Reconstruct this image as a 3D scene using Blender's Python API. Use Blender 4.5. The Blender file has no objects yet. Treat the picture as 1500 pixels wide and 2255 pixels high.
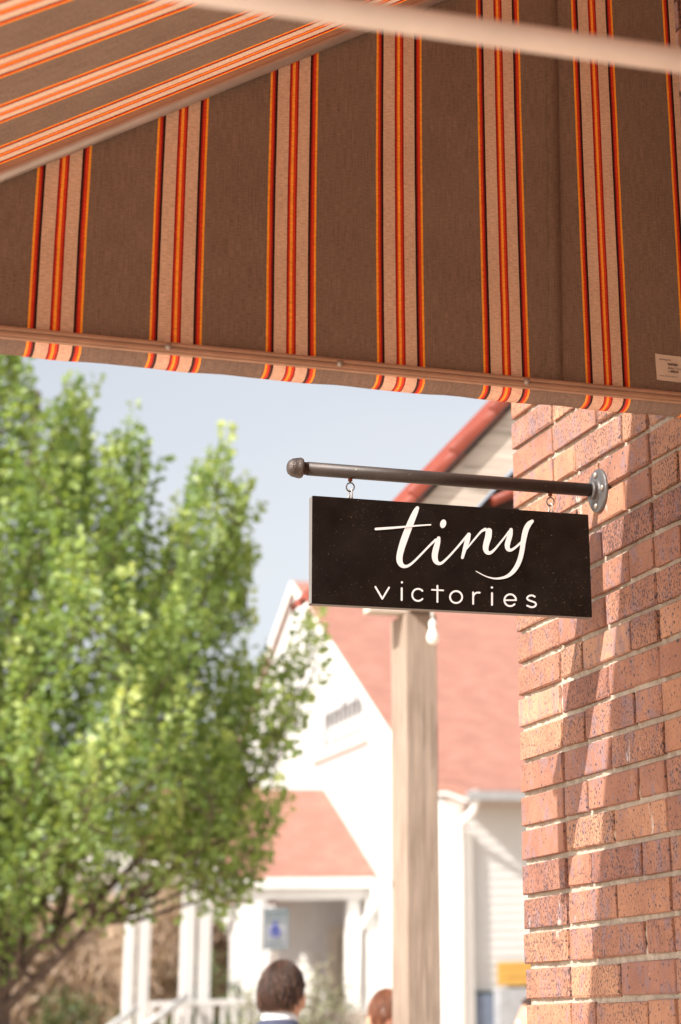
import bpy, bmesh, math, random
from mathutils import Vector, Matrix, noise
R = math.radians
random.seed(7)
C = bpy.context.scene.collection

# ------------------------------------------------------------------ camera, sky, sun, exposure
# World frame: the brick wall face is the plane X=0, the wall runs along Y, Z is up (metres).
F_PX, CX, CY, W_PX, H_PX = 4337.24, 1192.7, 654.447, 1500.0, 2255.0
AX_R = Vector((0.921, -0.388, -0.030)); AX_F = Vector((0.374, 0.863, 0.340))
th, ro, al = 0.3468230398, -0.031663829, 0.40894299657
def _axes():
    n = (math.cos(al), math.sin(al)); t = (-math.sin(al), math.cos(al))
    f = Vector((0, math.cos(th), math.sin(th))); u0 = Vector((0, -math.sin(th), math.cos(th))); r0 = Vector((1, 0, 0))
    r = r0*math.cos(ro) + u0*math.sin(ro); u = -r0*math.sin(ro) + u0*math.cos(ro)
    site = lambda v: Vector((v.x*n[0]+v.y*n[1], v.x*t[0]+v.y*t[1], v.z))
    return site(r), site(u), site(f)
AX_R, AX_U, AX_F = _axes()
CAM = Vector((-1.634, 0.0, 1.6))
cam_data = bpy.data.cameras.new('camera'); cam = bpy.data.objects.new('camera', cam_data); C.objects.link(cam)
cam.matrix_world = Matrix(((AX_R.x, AX_U.x, -AX_F.x, CAM.x), (AX_R.y, AX_U.y, -AX_F.y, CAM.y), (AX_R.z, AX_U.z, -AX_F.z, CAM.z), (0, 0, 0, 1)))
cam_data.sensor_fit = 'VERTICAL'; cam_data.sensor_height = 36.0
cam_data.lens = F_PX*36.0/H_PX
cam_data.shift_x = (W_PX/2 - CX)/H_PX
cam_data.shift_y = (CY - H_PX/2)/H_PX
cam_data.clip_start = 0.05; cam_data.clip_end = 2000
cam_data.dof.use_dof = True; cam_data.dof.focus_distance = 3.75; cam_data.dof.aperture_fstop = 3.9
sc = bpy.context.scene; sc.camera = cam

SUN = Vector((1.0, 0.421, -0.869)).normalized()          # direction the light travels
world = bpy.data.worlds.new('World'); sc.world = world; world.use_nodes = True
wn = world.node_tree; wn.nodes.clear()
sky = wn.nodes.new('ShaderNodeTexSky'); sky.sky_type = 'NISHITA'; sky.sun_disc = False
sky.sun_elevation = math.asin(-SUN.z); sky.sun_rotation = math.atan2(-SUN.x, -SUN.y)
sky.air_density = 1.0; sky.dust_density = 4.0; sky.ozone_density = 1.0; sky.altitude = 100
bg = wn.nodes.new('ShaderNodeBackground'); bg.inputs[1].default_value = 0.094
wo = wn.nodes.new('ShaderNodeOutputWorld')
hs = wn.nodes.new('ShaderNodeHueSaturation'); hs.inputs['Saturation'].default_value = 0.31; hs.inputs['Value'].default_value = 1.46
tc_ = wn.nodes.new('ShaderNodeTexCoord'); cn = wn.nodes.new('ShaderNodeTexNoise'); cn.inputs['Scale'].default_value = 2.2; cn.inputs['Detail'].default_value = 5
cm = wn.nodes.new('ShaderNodeMapping'); cm.inputs['Scale'].default_value = (1, 1, 3.5); wn.links.new(tc_.outputs['Generated'], cm.inputs[0]); wn.links.new(cm.outputs[0], cn.inputs['Vector'])
cr_ = wn.nodes.new('ShaderNodeMapRange'); cr_.inputs[1].default_value = 0.42; cr_.inputs[2].default_value = 0.72; cr_.inputs[3].default_value = 0.0; cr_.inputs[4].default_value = 0.35; wn.links.new(cn.outputs['Fac'], cr_.inputs[0])
cx_m = wn.nodes.new('ShaderNodeMix'); cx_m.data_type = 'RGBA'; cx_m.inputs[7].default_value = (5.6, 5.5, 5.5, 1)      # thin high haze
wn.links.new(sky.outputs[0], hs.inputs['Color']); wn.links.new(cr_.outputs[0], cx_m.inputs[0]); wn.links.new(hs.outputs[0], cx_m.inputs[6]); wn.links.new(cx_m.outputs[2], bg.inputs[0]); wn.links.new(bg.outputs[0], wo.inputs[0])
sl = bpy.data.lights.new('sun', 'SUN'); sl.energy = 5.0; sl.angle = R(0.55); sl.color = (1.0, 0.945, 0.875)
so = bpy.data.objects.new('sun', sl); C.objects.link(so); so.rotation_euler = SUN.to_track_quat('-Z', 'Y').to_euler(); so.location = (-20, -8, 20)
sc.view_settings.view_transform = 'Standard'; sc.view_settings.look = 'None'; sc.view_settings.gamma = 1
sc.view_settings.exposure = 0.78
sc.cycles.max_bounces = 8; sc.cycles.diffuse_bounces = 5; sc.cycles.transparent_max_bounces = 8

# ------------------------------------------------------------------ pixel -> place
def ray(x, y): return AX_F + AX_R*((x-CX)/F_PX) + AX_U*((CY-y)/F_PX)
def onX(x, y, v=0.0): r = ray(x, y); return CAM + r*((v-CAM.x)/r.x)
def onY(x, y, v): r = ray(x, y); return CAM + r*((v-CAM.y)/r.y)
def dep(x, y, d): return CAM + ray(x, y)*d

# ------------------------------------------------------------------ scene helpers
def thing(name, label, cat, loc=(0, 0, 0), group=None, rz=0):
    o = bpy.data.objects.new(name, None); C.objects.link(o); o.location = loc; o.rotation_euler = (0, 0, rz)
    o.empty_display_size = 0.2
    o['label'] = label; o['category'] = cat
    if group: o['group'] = group
    return o
def wpos(o):
    v = Vector((0, 0, 0))
    while o: v = v + Vector(o.location); o = o.parent
    return v
def obj(name, bm, mats, parent=None, smooth=False, local=False, label=None):
    """link a bmesh given in world coordinates (or local ones) as one mesh object"""
    me = bpy.data.meshes.new(name)
    if parent is not None and not local:
        bmesh.ops.translate(bm, vec=-wpos(parent), verts=bm.verts)
    bm.normal_update(); bm.to_mesh(me); bm.free()
    if not isinstance(mats, (list, tuple)): mats = [mats]
    for m in mats: me.materials.append(m)
    if smooth:
        for p in me.polygons: p.use_smooth = True
    o = bpy.data.objects.new(name, me); C.objects.link(o)
    if parent is not None: o.parent = parent
    if label: o['label'] = label
    return o
def tag(o, label, cat, group=None):
    o['label'] = label; o['category'] = cat
    if group: o['group'] = group
    return o
def box(bm, x0, x1, y0, y1, z0, z1, bev=0.0, mi=0):
    vs = [bm.verts.new(p) for p in ((x0,y0,z0),(x1,y0,z0),(x1,y1,z0),(x0,y1,z0),(x0,y0,z1),(x1,y0,z1),(x1,y1,z1),(x0,y1,z1))]
    fs = [bm.faces.new([vs[i] for i in q]) for q in ((3,2,1,0),(4,5,6,7),(0,1,5,4),(1,2,6,5),(2,3,7,6),(3,0,4,7))]
    for f in fs: f.material_index = mi
    if bev > 0:
        es = list({e for f in fs for e in f.edges})
        bmesh.ops.bevel(bm, geom=es, offset=bev, segments=2, affect='EDGES', profile=0.6)
    return vs
def frame_of(d):
    d = d.normalized(); a = Vector((0, 0, 1)) if abs(d.z) < 0.9 else Vector((1, 0, 0))
    u = d.cross(a).normalized(); v = d.cross(u).normalized(); return u, v
def tube(bm, pts, rads, n=10, cap=True, mi=0):
    pts = [Vector(p) for p in pts]
    if not isinstance(rads, (list, tuple)): rads = [rads]*len(pts)
    rings = []; u = None
    for i, p in enumerate(pts):
        d = (pts[min(i+1, len(pts)-1)] - pts[max(i-1, 0)]).normalized()
        if u is None: u, v = frame_of(d)
        else: u = (u - d*u.dot(d)).normalized(); v = d.cross(u)
        rings.append([bm.verts.new(p + (u*math.cos(2*math.pi*k/n) + v*math.sin(2*math.pi*k/n))*rads[i]) for k in range(n)])
    for a, b in zip(rings, rings[1:]):
        for k in range(n):
            f = bm.faces.new((a[k], a[(k+1) % n], b[(k+1) % n], b[k])); f.material_index = mi; f.smooth = True
    if cap:
        for r_, rev in ((rings[0], True), (rings[-1], False)):
            f = bm.faces.new(list(reversed(r_)) if rev else r_); f.material_index = mi
    return rings
def lathe(bm, base, axis, prof, n=32, mi=0):
    """prof: list of (distance along axis, radius)"""
    axis = Vector(axis).normalized(); u, v = frame_of(axis); base = Vector(base); rings = []
    for t, r in prof:
        rings.append([bm.verts.new(base + axis*t + (u*math.cos(2*math.pi*k/n) + v*math.sin(2*math.pi*k/n))*max(r, 1e-5)) for k in range(n)])
    for a, b in zip(rings, rings[1:]):
        for k in range(n):
            f = bm.faces.new((a[k], a[(k+1) % n], b[(k+1) % n], b[k])); f.smooth = True; f.material_index = mi
    for r_, rev in ((rings[0], True), (rings[-1], False)):
        bm.faces.new(list(reversed(r_)) if rev else r_).material_index = mi
def torus(bm, c, axis, rr, r, sx=1.0, n=24, m=10, up=None):
    axis = Vector(axis).normalized(); u, v = frame_of(axis)
    if up is not None: v = Vector(up).normalized(); u = axis.cross(v)
    pts = []
    for k in range(n):
        a = 2*math.pi*k/n; pts.append(Vector(c) + u*math.cos(a)*rr + v*math.sin(a)*rr*sx)
    rings = []
    for k in range(n):
        d = (pts[(k+1) % n] - pts[k-1]).normalized(); w = axis; s = d.cross(w)
        rings.append([bm.verts.new(pts[k] + (s*math.cos(2*math.pi*j/m) + w*math.sin(2*math.pi*j/m))*r) for j in range(m)])
    for k in range(n):
        a, b = rings[k], rings[(k+1) % n]
        for j in range(m):
            f = bm.faces.new((a[j], a[(j+1) % m], b[(j+1) % m], b[j])); f.smooth = True
def poly_prism(bm, pts, off):
    a = [bm.verts.new(p) for p in pts]; b = [bm.verts.new(Vector(p)+Vector(off)) for p in pts]
    n = len(pts); bm.faces.new(list(reversed(a))); bm.faces.new(b)
    for i in range(n): bm.faces.new((a[i], a[(i+1) % n], b[(i+1) % n], b[i]))
    bmesh.ops.recalc_face_normals(bm, faces=bm.faces)

# ------------------------------------------------------------------ materials
class N:
    def __init__(s, name, rough=0.6, spec=0.4, metal=0.0):
        s.m = bpy.data.materials.new(name); s.m.use_nodes = True; s.t = s.m.node_tree
        s.b = s.t.nodes['Principled BSDF']; s.b.inputs['Roughness'].default_value = rough
        s.b.inputs['Specular IOR Level'].default_value = spec; s.b.inputs['Metallic'].default_value = metal
        s.out = s.t.nodes['Material Output']
        tc = s.t.nodes.new('ShaderNodeTexCoord'); s.co = tc.outputs['Object']; s.uv = tc.outputs['UV']
    def n(s, typ, **kw):
        nd = s.t.nodes.new(typ)
        for k, v in kw.items(): setattr(nd, k, v)
        return nd
    def l(s, a, b): s.t.links.new(a, b)
    def noise(s, scale, detail=4, rough=0.5, vec=None, stretch=None, dist=0.0):
        v = vec or s.co
        if stretch:
            mp = s.n('ShaderNodeMapping'); mp.inputs['Scale'].default_value = stretch; s.l(v, mp.inputs[0]); v = mp.outputs[0]
        t = s.n('ShaderNodeTexNoise'); t.inputs['Scale'].default_value = scale; t.inputs['Detail'].default_value = detail
        t.inputs['Roughness'].default_value = rough; t.inputs['Distortion'].default_value = dist; s.l(v, t.inputs['Vector']); return t.outputs['Fac']
    def ramp(s, f, stops, interp='LINEAR'):
        r = s.n('ShaderNodeValToRGB'); cr = r.color_ramp; cr.interpolation = interp
        while len(cr.elements) > 1: cr.elements.remove(cr.elements[-1])
        for i, (p, c) in enumerate(stops):
            if not isinstance(c, (tuple, list)): c = (c, c, c)
            e = cr.elements[0] if i == 0 else cr.elements.new(p)
            e.position = p; e.color = tuple(c)+(1,)
        s.l(f, r.inputs[0]); return r.outputs[0]
    def mix(s, f, a, b, mode='MIX'):
        m = s.n('ShaderNodeMix', data_type='RGBA', blend_type=mode)
        for val, i in ((f, 0), (a, 6), (b, 7)):
            if isinstance(val, (int, float)): m.inputs[i].default_value = val if i == 0 else (val, val, val, 1)
            elif isinstance(val, tuple): m.inputs[i].default_value = val+(1,)
            else: s.l(val, m.inputs[i])
        return m.outputs[2]
    def math(s, op, a, b=0.0):
        m = s.n('ShaderNodeMath', operation=op)
        for v, i in ((a, 0), (b, 1)):
            if isinstance(v, (int, float)): m.inputs[i].default_value = v
            else: s.l(v, m.inputs[i])
        return m.outputs[0]
    def col(s, c):
        if isinstance(c, tuple): s.b.inputs['Base Color'].default_value = c+(1,)
        else: s.l(c, s.b.inputs['Base Color'])
    def bump(s, h, strength=0.3, dist=0.002):
        b = s.n('ShaderNodeBump'); b.inputs['Strength'].default_value = strength; b.inputs['Distance'].default_value = dist
        s.l(h, b.inputs['Height']); s.l(b.outputs[0], s.b.inputs['Normal']); return b
def simple(name, c, rough=0.6, metal=0.0, spec=0.4, var=0.15, scale=8.0, bump=0.0):
    m = N(name, rough, spec, metal); nz = m.noise(scale, 5, 0.6)
    lo = tuple(max(0, v*(1-var)) for v in c); hi = tuple(min(1, v*(1+var)) for v in c)
    m.col(m.ramp(nz, [(0.3, lo), (0.7, hi)]))
    if bump: m.bump(m.noise(scale*6, 4), bump, 0.003)
    return m.m

# awning stripe profile: metres across one repeat of the cloth -> colours
PER = 0.1962
ORG, RED, DRD, BLK, BEI, TAU, YEL = (0.86,0.33,0.035), (0.62,0.055,0.02), (0.30,0.02,0.015), (0.035,0.012,0.010), (0.60,0.405,0.285), (0.205,0.137,0.099), (0.90,0.34,0.045)
PROF = [(0.0, ORG), (0.0034, RED), (0.0072, DRD), (0.0098, BLK), (0.0136, BEI), (0.0350, DRD), (0.0376, RED), (0.0406, YEL), (0.0448, RED),
        (0.0485, DRD), (0.0516, BEI), (0.0727, BLK), (0.0765, DRD), (0.0785, RED), (0.0832, ORG), (0.0868, TAU)]
def fabric(name, translucent, sky_lift=0.0):
    m = N(name, 0.9, 0.15)
    sx = m.n('ShaderNodeSeparateXYZ'); m.l(m.uv, sx.inputs[0])
    wob = m.math('MULTIPLY', m.math('SUBTRACT', m.noise(9, 2, 0.5, vec=m.uv), 0.5), 0.0012)
    u = m.math('ADD', sx.outputs[0], wob)
    f = m.math('FRACT', m.math('DIVIDE', u, PER))
    base = m.ramp(f, [(p/PER, c) for p, c in PROF], 'CONSTANT')
    # heathered yarn: slubs along the warp, fine picks across it
    slub = m.noise(60, 4, 0.6, vec=m.uv, stretch=(9, 0.35, 1)); pick = m.noise(120, 3, 0.7, vec=m.uv, stretch=(0.8, 4.0, 1))
    blot = m.noise(5, 4, 0.6, vec=m.uv)
    c = m.mix(1.0, base, m.mix(m.ramp(f, [(0.0, 0.35), (0.0868/PER, 1.0)], 'CONSTANT'), 1.0, m.ramp(slub, [(0.25, 0.74), (0.75, 1.24)])), 'MULTIPLY')
    c = m.mix(1.0, c, m.ramp(pick, [(0.25, 0.68), (0.75, 1.32)]), 'MULTIPLY')
    c = m.mix(1.0, c, m.ramp(blot, [(0.3, (0.93, 0.90, 0.88)), (0.7, (1.07, 1.06, 1.05))]), 'MULTIPLY')
    spots = m.noise(230, 2, 0.5, vec=m.uv)
    c = m.mix(m.ramp(spots, [(0.74, 0.0), (0.78, 0.45)]), c, (0.08, 0.05, 0.035))
    if sky_lift: c = m.mix(0.10, m.mix(1.0, c, (1.0+sky_lift, 0.98+sky_lift, 0.95+sky_lift), 'MULTIPLY'), (0.62, 0.55, 0.48))  # cloth colour brightened in place of light from sky and sunlit ground
    m.col(c); h = m.math('ADD', m.math('ADD', pick, slub), m.math('MULTIPLY', m.noise(3.5, 2, 0.5, vec=m.uv), 14.0))
    b = m.bump(h, 0.45, 0.0006)
    tr = m.n('ShaderNodeBsdfTranslucent'); sat = m.n('ShaderNodeGamma'); sat.inputs[1].default_value = 1.25
    m.l(c, sat.inputs[0]); m.l(sat.outputs[0], tr.inputs[0])
    mx = m.n('ShaderNodeMixShader'); mx.inputs[0].default_value = translucent
    m.l(m.b.outputs[0], mx.inputs[1]); m.l(tr.outputs[0], mx.inputs[2]); m.l(mx.outputs[0], m.out.inputs[0])
    return m.m
M = {}
M['canopy'] = fabric('awning_canopy_cloth', 0.28)
M['flap'] = fabric('awning_flap_cloth', 0.6, 0.95)
M['panel'] = fabric('awning_panel_cloth', 0.16)

def brick_mat():
    m = N('speckled_brick', 0.82, 0.25)
    g = m.n('ShaderNodeNewGeometry'); rnd = g.outputs['Random Per Island']
    base = m.ramp(rnd, [(0.0, (0.37,0.180,0.112)), (0.25, (0.43,0.225,0.140)), (0.5, (0.27,0.125,0.088)), (0.7, (0.38,0.185,0.118)), (0.86, (0.30,0.145,0.105)), (1.0, (0.46,0.255,0.165))])
    w = m.noise(14, 5, 0.6, stretch=(1, 1, 0.8)); cl = m.noise(42, 4, 0.6, stretch=(1, 1, 0.55))
    c = m.mix(1.0, base, m.ramp(w, [(0.3, (0.82,0.78,0.80)), (0.7, (1.15,1.15,1.1))]), 'MULTIPLY')
    # flashed blue-grey clouds, then iron spots
    off = m.math('MULTIPLY', m.math('SUBTRACT', rnd, 0.5), 0.10)
    c = m.mix(m.ramp(m.math('ADD', cl, off), [(0.52, 0.0), (0.64, 0.62)]), c, (0.22,0.155,0.175))
    sp = m.noise(250, 3, 0.7, stretch=(1, 1, 0.65)); dens = m.noise(12, 3, 0.5)
    s2 = m.math('ADD', sp, m.math('MULTIPLY', m.math('ADD', m.math('MULTIPLY', m.math('SUBTRACT', dens, 0.5), 0.9), m.math('SUBTRACT', m.math('FRACT', m.math('MULTIPLY', rnd, 7.31)), 0.45)), 0.115))
    c = m.mix(m.ramp(s2, [(0.56, 0.0), (0.62, 0.92)]), c, (0.055,0.038,0.040))
    big = m.n('ShaderNodeTexVoronoi'); big.inputs['Scale'].default_value = 62; m.l(m.co, big.inputs['Vector'])
    c = m.mix(m.ramp(m.math('ADD', big.outputs['Distance'], m.math('MULTIPLY', dens, 0.28)), [(0.255, 0.9), (0.32, 0.0)]), c, (0.05,0.045,0.065))
    lite = m.noise(120, 3, 0.6); c = m.mix(m.ramp(lite, [(0.66, 0.0), (0.74, 0.5)]), c, (0.66,0.42,0.27))
    # mortar smears and lime streaks left on some faces
    sm = m.noise(7.5, 5, 0.7, stretch=(1, 1.3, 0.55)); smf = m.noise(90, 3, 0.6)
    c = m.mix(m.math('MULTIPLY', m.ramp(sm, [(0.655, 0.0), (0.70, 0.75)]), m.ramp(smf, [(0.35, 0.3), (0.6, 1.0)])), c, (0.58,0.53,0.48))
    m.col(c)
    m.bump(m.math('ADD', m.noise(300, 4, 0.7), m.math('MULTIPLY', m.noise(35, 3), 1.4)), 0.6, 0.0016)
    return m.m
M['brick'] = brick_mat()
def mortar_mat():
    m = N('mortar', 0.95, 0.1)
    c = m.ramp(m.noise(60, 6, 0.7), [(0.3, (0.35,0.28,0.215)), (0.7, (0.56,0.475,0.385))])
    c = m.mix(m.ramp(m.noise(160, 3, 0.6), [(0.66, 0.0), (0.72, 0.7)]), c, (0.16,0.11,0.08))
    m.col(c); m.bump(m.noise(220, 5, 0.75), 0.9, 0.003); return m.m
M['mortar'] = mortar_mat()
def board_mat():
    m = N('black_painted_board', 0.5, 0.16)
    c = m.ramp(m.noise(18, 4, 0.6, stretch=(1, 1, 1)), [(0.3, (0.006,0.0035,0.0027)), (0.7, (0.011,0.0068,0.005))])
    d = m.noise(420, 2, 0.6, stretch=(0.7, 1, 1.1)); dn = m.noise(6, 3)
    c = m.mix(m.ramp(m.math('ADD', d, m.math('MULTIPLY', m.math('SUBTRACT', dn, 0.5), 0.1)), [(0.70, 0.0), (0.75, 0.40)]), c, (0.40,0.28,0.19))
    m.col(c); m.l(m.ramp(m.noise(9, 4, 0.6), [(0.3, 0.36), (0.7, 0.62)]), m.b.inputs['Roughness']); m.bump(m.noise(300, 3, 0.6), 0.15, 0.0006); return m.m
M['board'] = board_mat()
M['board_edge'] = simple('board_edge', (0.16,0.145,0.135), 0.5, var=0.1)
M['letter'] = simple('white_vinyl', (0.70,0.69,0.70), 0.45, var=0.015)
def pipe_mat():
    m = N('black_iron_pipe', 0.48, 0.5, 0.25)
    c = m.ramp(m.noise(25, 5, 0.65, stretch=(0.4, 1, 1)), [(0.3, (0.022,0.015,0.012)), (0.7, (0.052,0.036,0.029))])
    c = m.mix(m.ramp(m.noise(260, 2), [(0.72, 0.0), (0.77, 0.6)]), c, (0.55,0.45,0.35))
    m.col(c); m.bump(m.noise(180, 4), 0.25, 0.0008); return m.m
M['pipe'] = pipe_mat()
M['iron'] = simple('grey_cast_iron', (0.12,0.11,0.108), 0.45, 0.45, 0.5, 0.2, 40, 0.5)
M['bolt'] = simple('zinc_bolt', (0.36,0.31,0.27), 0.4, 0.5, 0.5, 0.15, 60)
M['capiron'] = simple('pipe_cap_iron', (0.075,0.058,0.050), 0.45, 0.4, 0.5, 0.25, 60, 0.5)
M['rust'] = simple('rusty_screw', (0.16,0.045,0.02), 0.8, 0.2, 0.3, 0.3, 90)
M['steel'] = simple('steel_link', (0.45,0.40,0.37), 0.35, 0.7, 0.5, 0.2, 60)
M['galv'] = simple('galvanised_tube', (0.42,0.37,0.33), 0.38, 0.35, 0.5, 0.12, 14)
M['bronze'] = simple('tan_aluminium', (0.42,0.25,0.165), 0.5, 0.1, 0.4, 0.12, 20)
M['paint_tube'] = simple('cream_painted_tube', (0.62,0.53,0.47), 0.45, 0.0, 0.4, 0.10, 10)
M['labelcloth'] = simple('label_cloth', (0.60,0.48,0.38), 0.85, var=0.05, scale=60)
M['ink'] = simple('label_ink', (0.05,0.03,0.025), 0.8, var=0.1)
def wood(name, a, b, rough=0.85, axis=2):
    m = N(name, rough, 0.2); st = [9, 9, 9]; st[axis] = 0.5
    g = m.noise(7, 6, 0.65, stretch=tuple(st), dist=0.6); k = m.noise(2.2, 3, 0.5)
    c = m.ramp(g, [(0.25, a), (0.55, tuple((x+y)/2 for x, y in zip(a, b))), (0.8, b)])
    c = m.mix(m.ramp(k, [(0.45, 0.0), (0.75, 0.45)]), c, tuple(v*0.6 for v in a))
    st2 = [26, 26, 26]; st2[axis] = 0.7; ck = m.noise(3, 3, 0.5, stretch=tuple(st2)); c = m.mix(m.ramp(ck, [(0.63, 0.0), (0.68, 0.75)]), c, (0.06,0.04,0.03))
    kn = m.n('ShaderNodeTexVoronoi'); kn.inputs['Scale'].default_value = 4.5; m.l(m.co, kn.inputs['Vector']); c = m.mix(m.ramp(kn.outputs['Distance'], [(0.055, 0.8), (0.10, 0.0)]), c, (0.07,0.04,0.03)); m.col(c); m.bump(g, 0.5, 0.004); return m.m
M['post'] = wood('weathered_post_wood', (0.20,0.145,0.110), (0.43,0.335,0.265))
M['beam'] = wood('weathered_grey_wood', (0.40,0.33,0.27), (0.72,0.64,0.56), axis=0)
M['redroof'] = simple('red_painted_metal', (0.20,0.038,0.020), 0.55, 0, 0.4, 0.12, 6)
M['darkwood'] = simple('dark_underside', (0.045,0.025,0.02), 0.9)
def shingle():
    m = N('red_shingles', 0.9, 0.15)
    c = m.ramp(m.noise(3, 5, 0.6), [(0.3, (0.31,0.150,0.115)), (0.7, (0.35,0.175,0.135))])
    b = m.n('ShaderNodeTexBrick'); b.inputs['Scale'].default_value = 1.0
    mp = m.n('ShaderNodeMapping'); mp.inputs['Rotation'].default_value = (R(90), 0, 0); m.l(m.co, mp.inputs[0]); m.l(mp.outputs[0], b.inputs[0])
    b.inputs['Brick Width'].default_value = 0.3; b.inputs['Row Height'].default_value = 0.075; b.inputs['Mortar Size'].default_value = 0.006
    b.inputs['Color1'].default_value = (0.9,0.9,0.9,1); b.inputs['Color2'].default_value = (1.1,1.1,1.1,1); b.inputs['Mortar'].default_value = (0.6,0.6,0.6,1)
    m.col(m.mix(1.0, c, b.outputs[0], 'MULTIPLY')); return m.m
M['shingle'] = shingle()
M['white'] = simple('white_siding_paint', (0.52,0.51,0.495), 0.6, var=0.04, scale=3)
def lap():
    m = N('white_lap_siding', 0.6, 0.3); m.col(m.ramp(m.noise(2.5, 5, 0.6), [(0.3, (0.48,0.47,0.455)), (0.7, (0.54,0.53,0.515))]))
    sx = m.n('ShaderNodeSeparateXYZ'); m.l(m.co, sx.inputs[0]); m.bump(m.math('FRACT', m.math('MULTIPLY', sx.outputs[2], -8.0)), 0.8, 0.02); return m.m
M['lap'] = lap()
M['whitetrim'] = simple('white_trim_paint', (0.76,0.74,0.71), 0.5, var=0.04, scale=4)
M['gutter'] = simple('grey_gutter', (0.33,0.33,0.33), 0.5, 0.2, 0.4, 0.1)
M['lettergrey'] = simple('dark_grey_letters', (0.14,0.13,0.13), 0.6)
M['tanline'] = simple('tan_ledge', (0.42,0.34,0.30), 0.8)
M['yellow'] = simple('amber_sign_face', (0.50,0.28,0.06), 0.6, var=0.08, scale=5)
M['bluegrey'] = simple('blue_grey_panel', (0.13,0.155,0.21), 0.5)
M['darkgreen'] = simple('dark_green_frame', (0.03,0.045,0.04), 0.6)
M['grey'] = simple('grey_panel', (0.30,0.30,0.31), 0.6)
M['door'] = simple('beige_door', (0.50,0.45,0.38), 0.6)
M['doordark'] = simple('dark_glass', (0.14,0.13,0.11), 0.3)
M['redbrick'] = simple('far_red_brick', (0.34,0.15,0.09), 0.9, var=0.2, scale=10)
M['signgreen'] = simple('sign_green', (0.11,0.145,0.155), 0.5)
M['signwhite'] = simple('sign_white', (0.25,0.26,0.285), 0.5)
M['signblue'] = simple('sign_blue', (0.03,0.05,0.30), 0.5)
M['concrete'] = simple('pale_concrete', (0.54,0.43,0.335), 0.9, var=0.12, scale=1.2, bump=0.3)
M['bark'] = simple('grey_brown_bark', (0.085,0.058,0.045), 0.95, var=0.4, scale=18, bump=0.8)
def leafmat(name, a, b, c2, tr=0.44, rough=0.38, spec=0.45):
    m = N(name, rough, spec); g = m.n('ShaderNodeNewGeometry'); rnd = g.outputs['Random Per Island']
    at = m.n('ShaderNodeVertexColor'); at.layer_name = 'tone'
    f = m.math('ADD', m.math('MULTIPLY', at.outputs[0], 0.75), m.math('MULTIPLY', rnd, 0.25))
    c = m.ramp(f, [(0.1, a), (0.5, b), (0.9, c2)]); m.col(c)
    t = m.n('ShaderNodeBsdfTranslucent'); tc = m.mix(1.0, c, (1.25, 1.15, 0.5), 'MULTIPLY'); m.l(tc, t.inputs[0])
    mx = m.n('ShaderNodeMixShader'); mx.inputs[0].default_value = tr; m.l(m.b.outputs[0], mx.inputs[1]); m.l(t.outputs[0], mx.inputs[2]); m.l(mx.outputs[0], m.out.inputs[0])
    return m.m
M['leaf'] = leafmat('spring_leaves', (0.16,0.25,0.075), (0.34,0.44,0.145), (0.58,0.66,0.29))
M['shrubleaf'] = leafmat('shrub_leaves', (0.06,0.085,0.025), (0.10,0.13,0.04), (0.16,0.18,0.07), 0.2)
M['dryleaf'] = leafmat('dry_twigs', (0.34,0.25,0.19), (0.48,0.37,0.29), (0.64,0.52,0.43), 0.3, 0.8, 0.1)
M['paleleaf'] = leafmat('pale_flowering_leaves', (0.16,0.17,0.10), (0.30,0.29,0.20), (0.55,0.52,0.42), 0.2, 0.7, 0.2)

# ------------------------------------------------------------------ ground
bm = bmesh.new(); bmesh.ops.create_grid(bm, x_segments=24, y_segments=24, size=600)
g = obj('ground', bm, M['concrete']); g['kind'] = 'structure'

# ------------------------------------------------------------------ brick wall (face on X=0, end at Y=3.965)
CORNER = 3.965; COURSE = 0.0687; M0 = 2.851
t = thing('brick_wall', 'orange-brown speckled brick wall end behind the pipe bracket and sign', 'wall', (0.2, 3.0, 0))
bm = bmesh.new(); rnd = random.Random(3)
J = 0.0105
def brick(bm, y0, y1, z0, z1):
    """one brick as its own island, rounded and slightly uneven, face near X=0"""
    px = rnd.uniform(-0.0018, 0.0018); tz = rnd.uniform(-0.0012, 0.0012); ty = rnd.uniform(-0.0012, 0.0012); c = rnd.uniform(0.0022, 0.0042)
    jj = lambda: rnd.uniform(-0.0011, 0.0011)
    rings = []
    for x, o in ((0.10, 0.0), (c+px, 0.0), (px+c*0.3, c*0.35), (px, c)):
        rings.append([(x + (jj() if x < 0.05 else 0), y0+o+ty+jj(), z0+o+tz+jj()), (x+(jj() if x < 0.05 else 0), y1-o+ty+jj(), z0+o+tz+jj()), (x, y1-o+ty+jj(), z1-o+tz+jj()), (x, y0+o+ty+jj(), z1-o+tz+jj())])
    V = [[bm.verts.new(p) for p in r_] for r_ in rings]
    for a, b in zip(V, V[1:]):
        for k in range(4): bm.faces.new((a[k], a[(k+1) % 4], b[(k+1) % 4], b[k]))
    bm.faces.new(list(reversed(V[-1]))); bm.faces.new(V[0])
zc = M0
i0 = -26
for i in range(i0, 41):
    zt = M0 - COURSE*i; zb = zt - COURSE
    if zb < 0: break
    half = (i % 2 == 0)
    js = [CORNER+rnd.uniform(-0.003, 0.002), 3.739]
    y = 3.739
    if half: seq = [3.739-0.115, 3.739-0.345, 3.278]
    else: seq = [3.739-0.2305, 3.278]
    js += seq; y = 3.278
    if half: js.append(y-0.115); y -= 0.115
    while y > -1.2: y -= 0.2305; js.append(y)
    for a, b in zip(js, js[1:]):
        k0 = J/2 if a != js[0] else 0
        w_ = 0.0 if abs(a-3.739) > 1e-6 and abs(b-3.739) > 1e-6 else 0.0
        brick(bm, b+J/2+w_, a-k0, zb+J/2, zt-J/2)
bmesh.ops.recalc_face_normals(bm, faces=bm.faces)
obj('bricks', bm, M['brick'], t)
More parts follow.
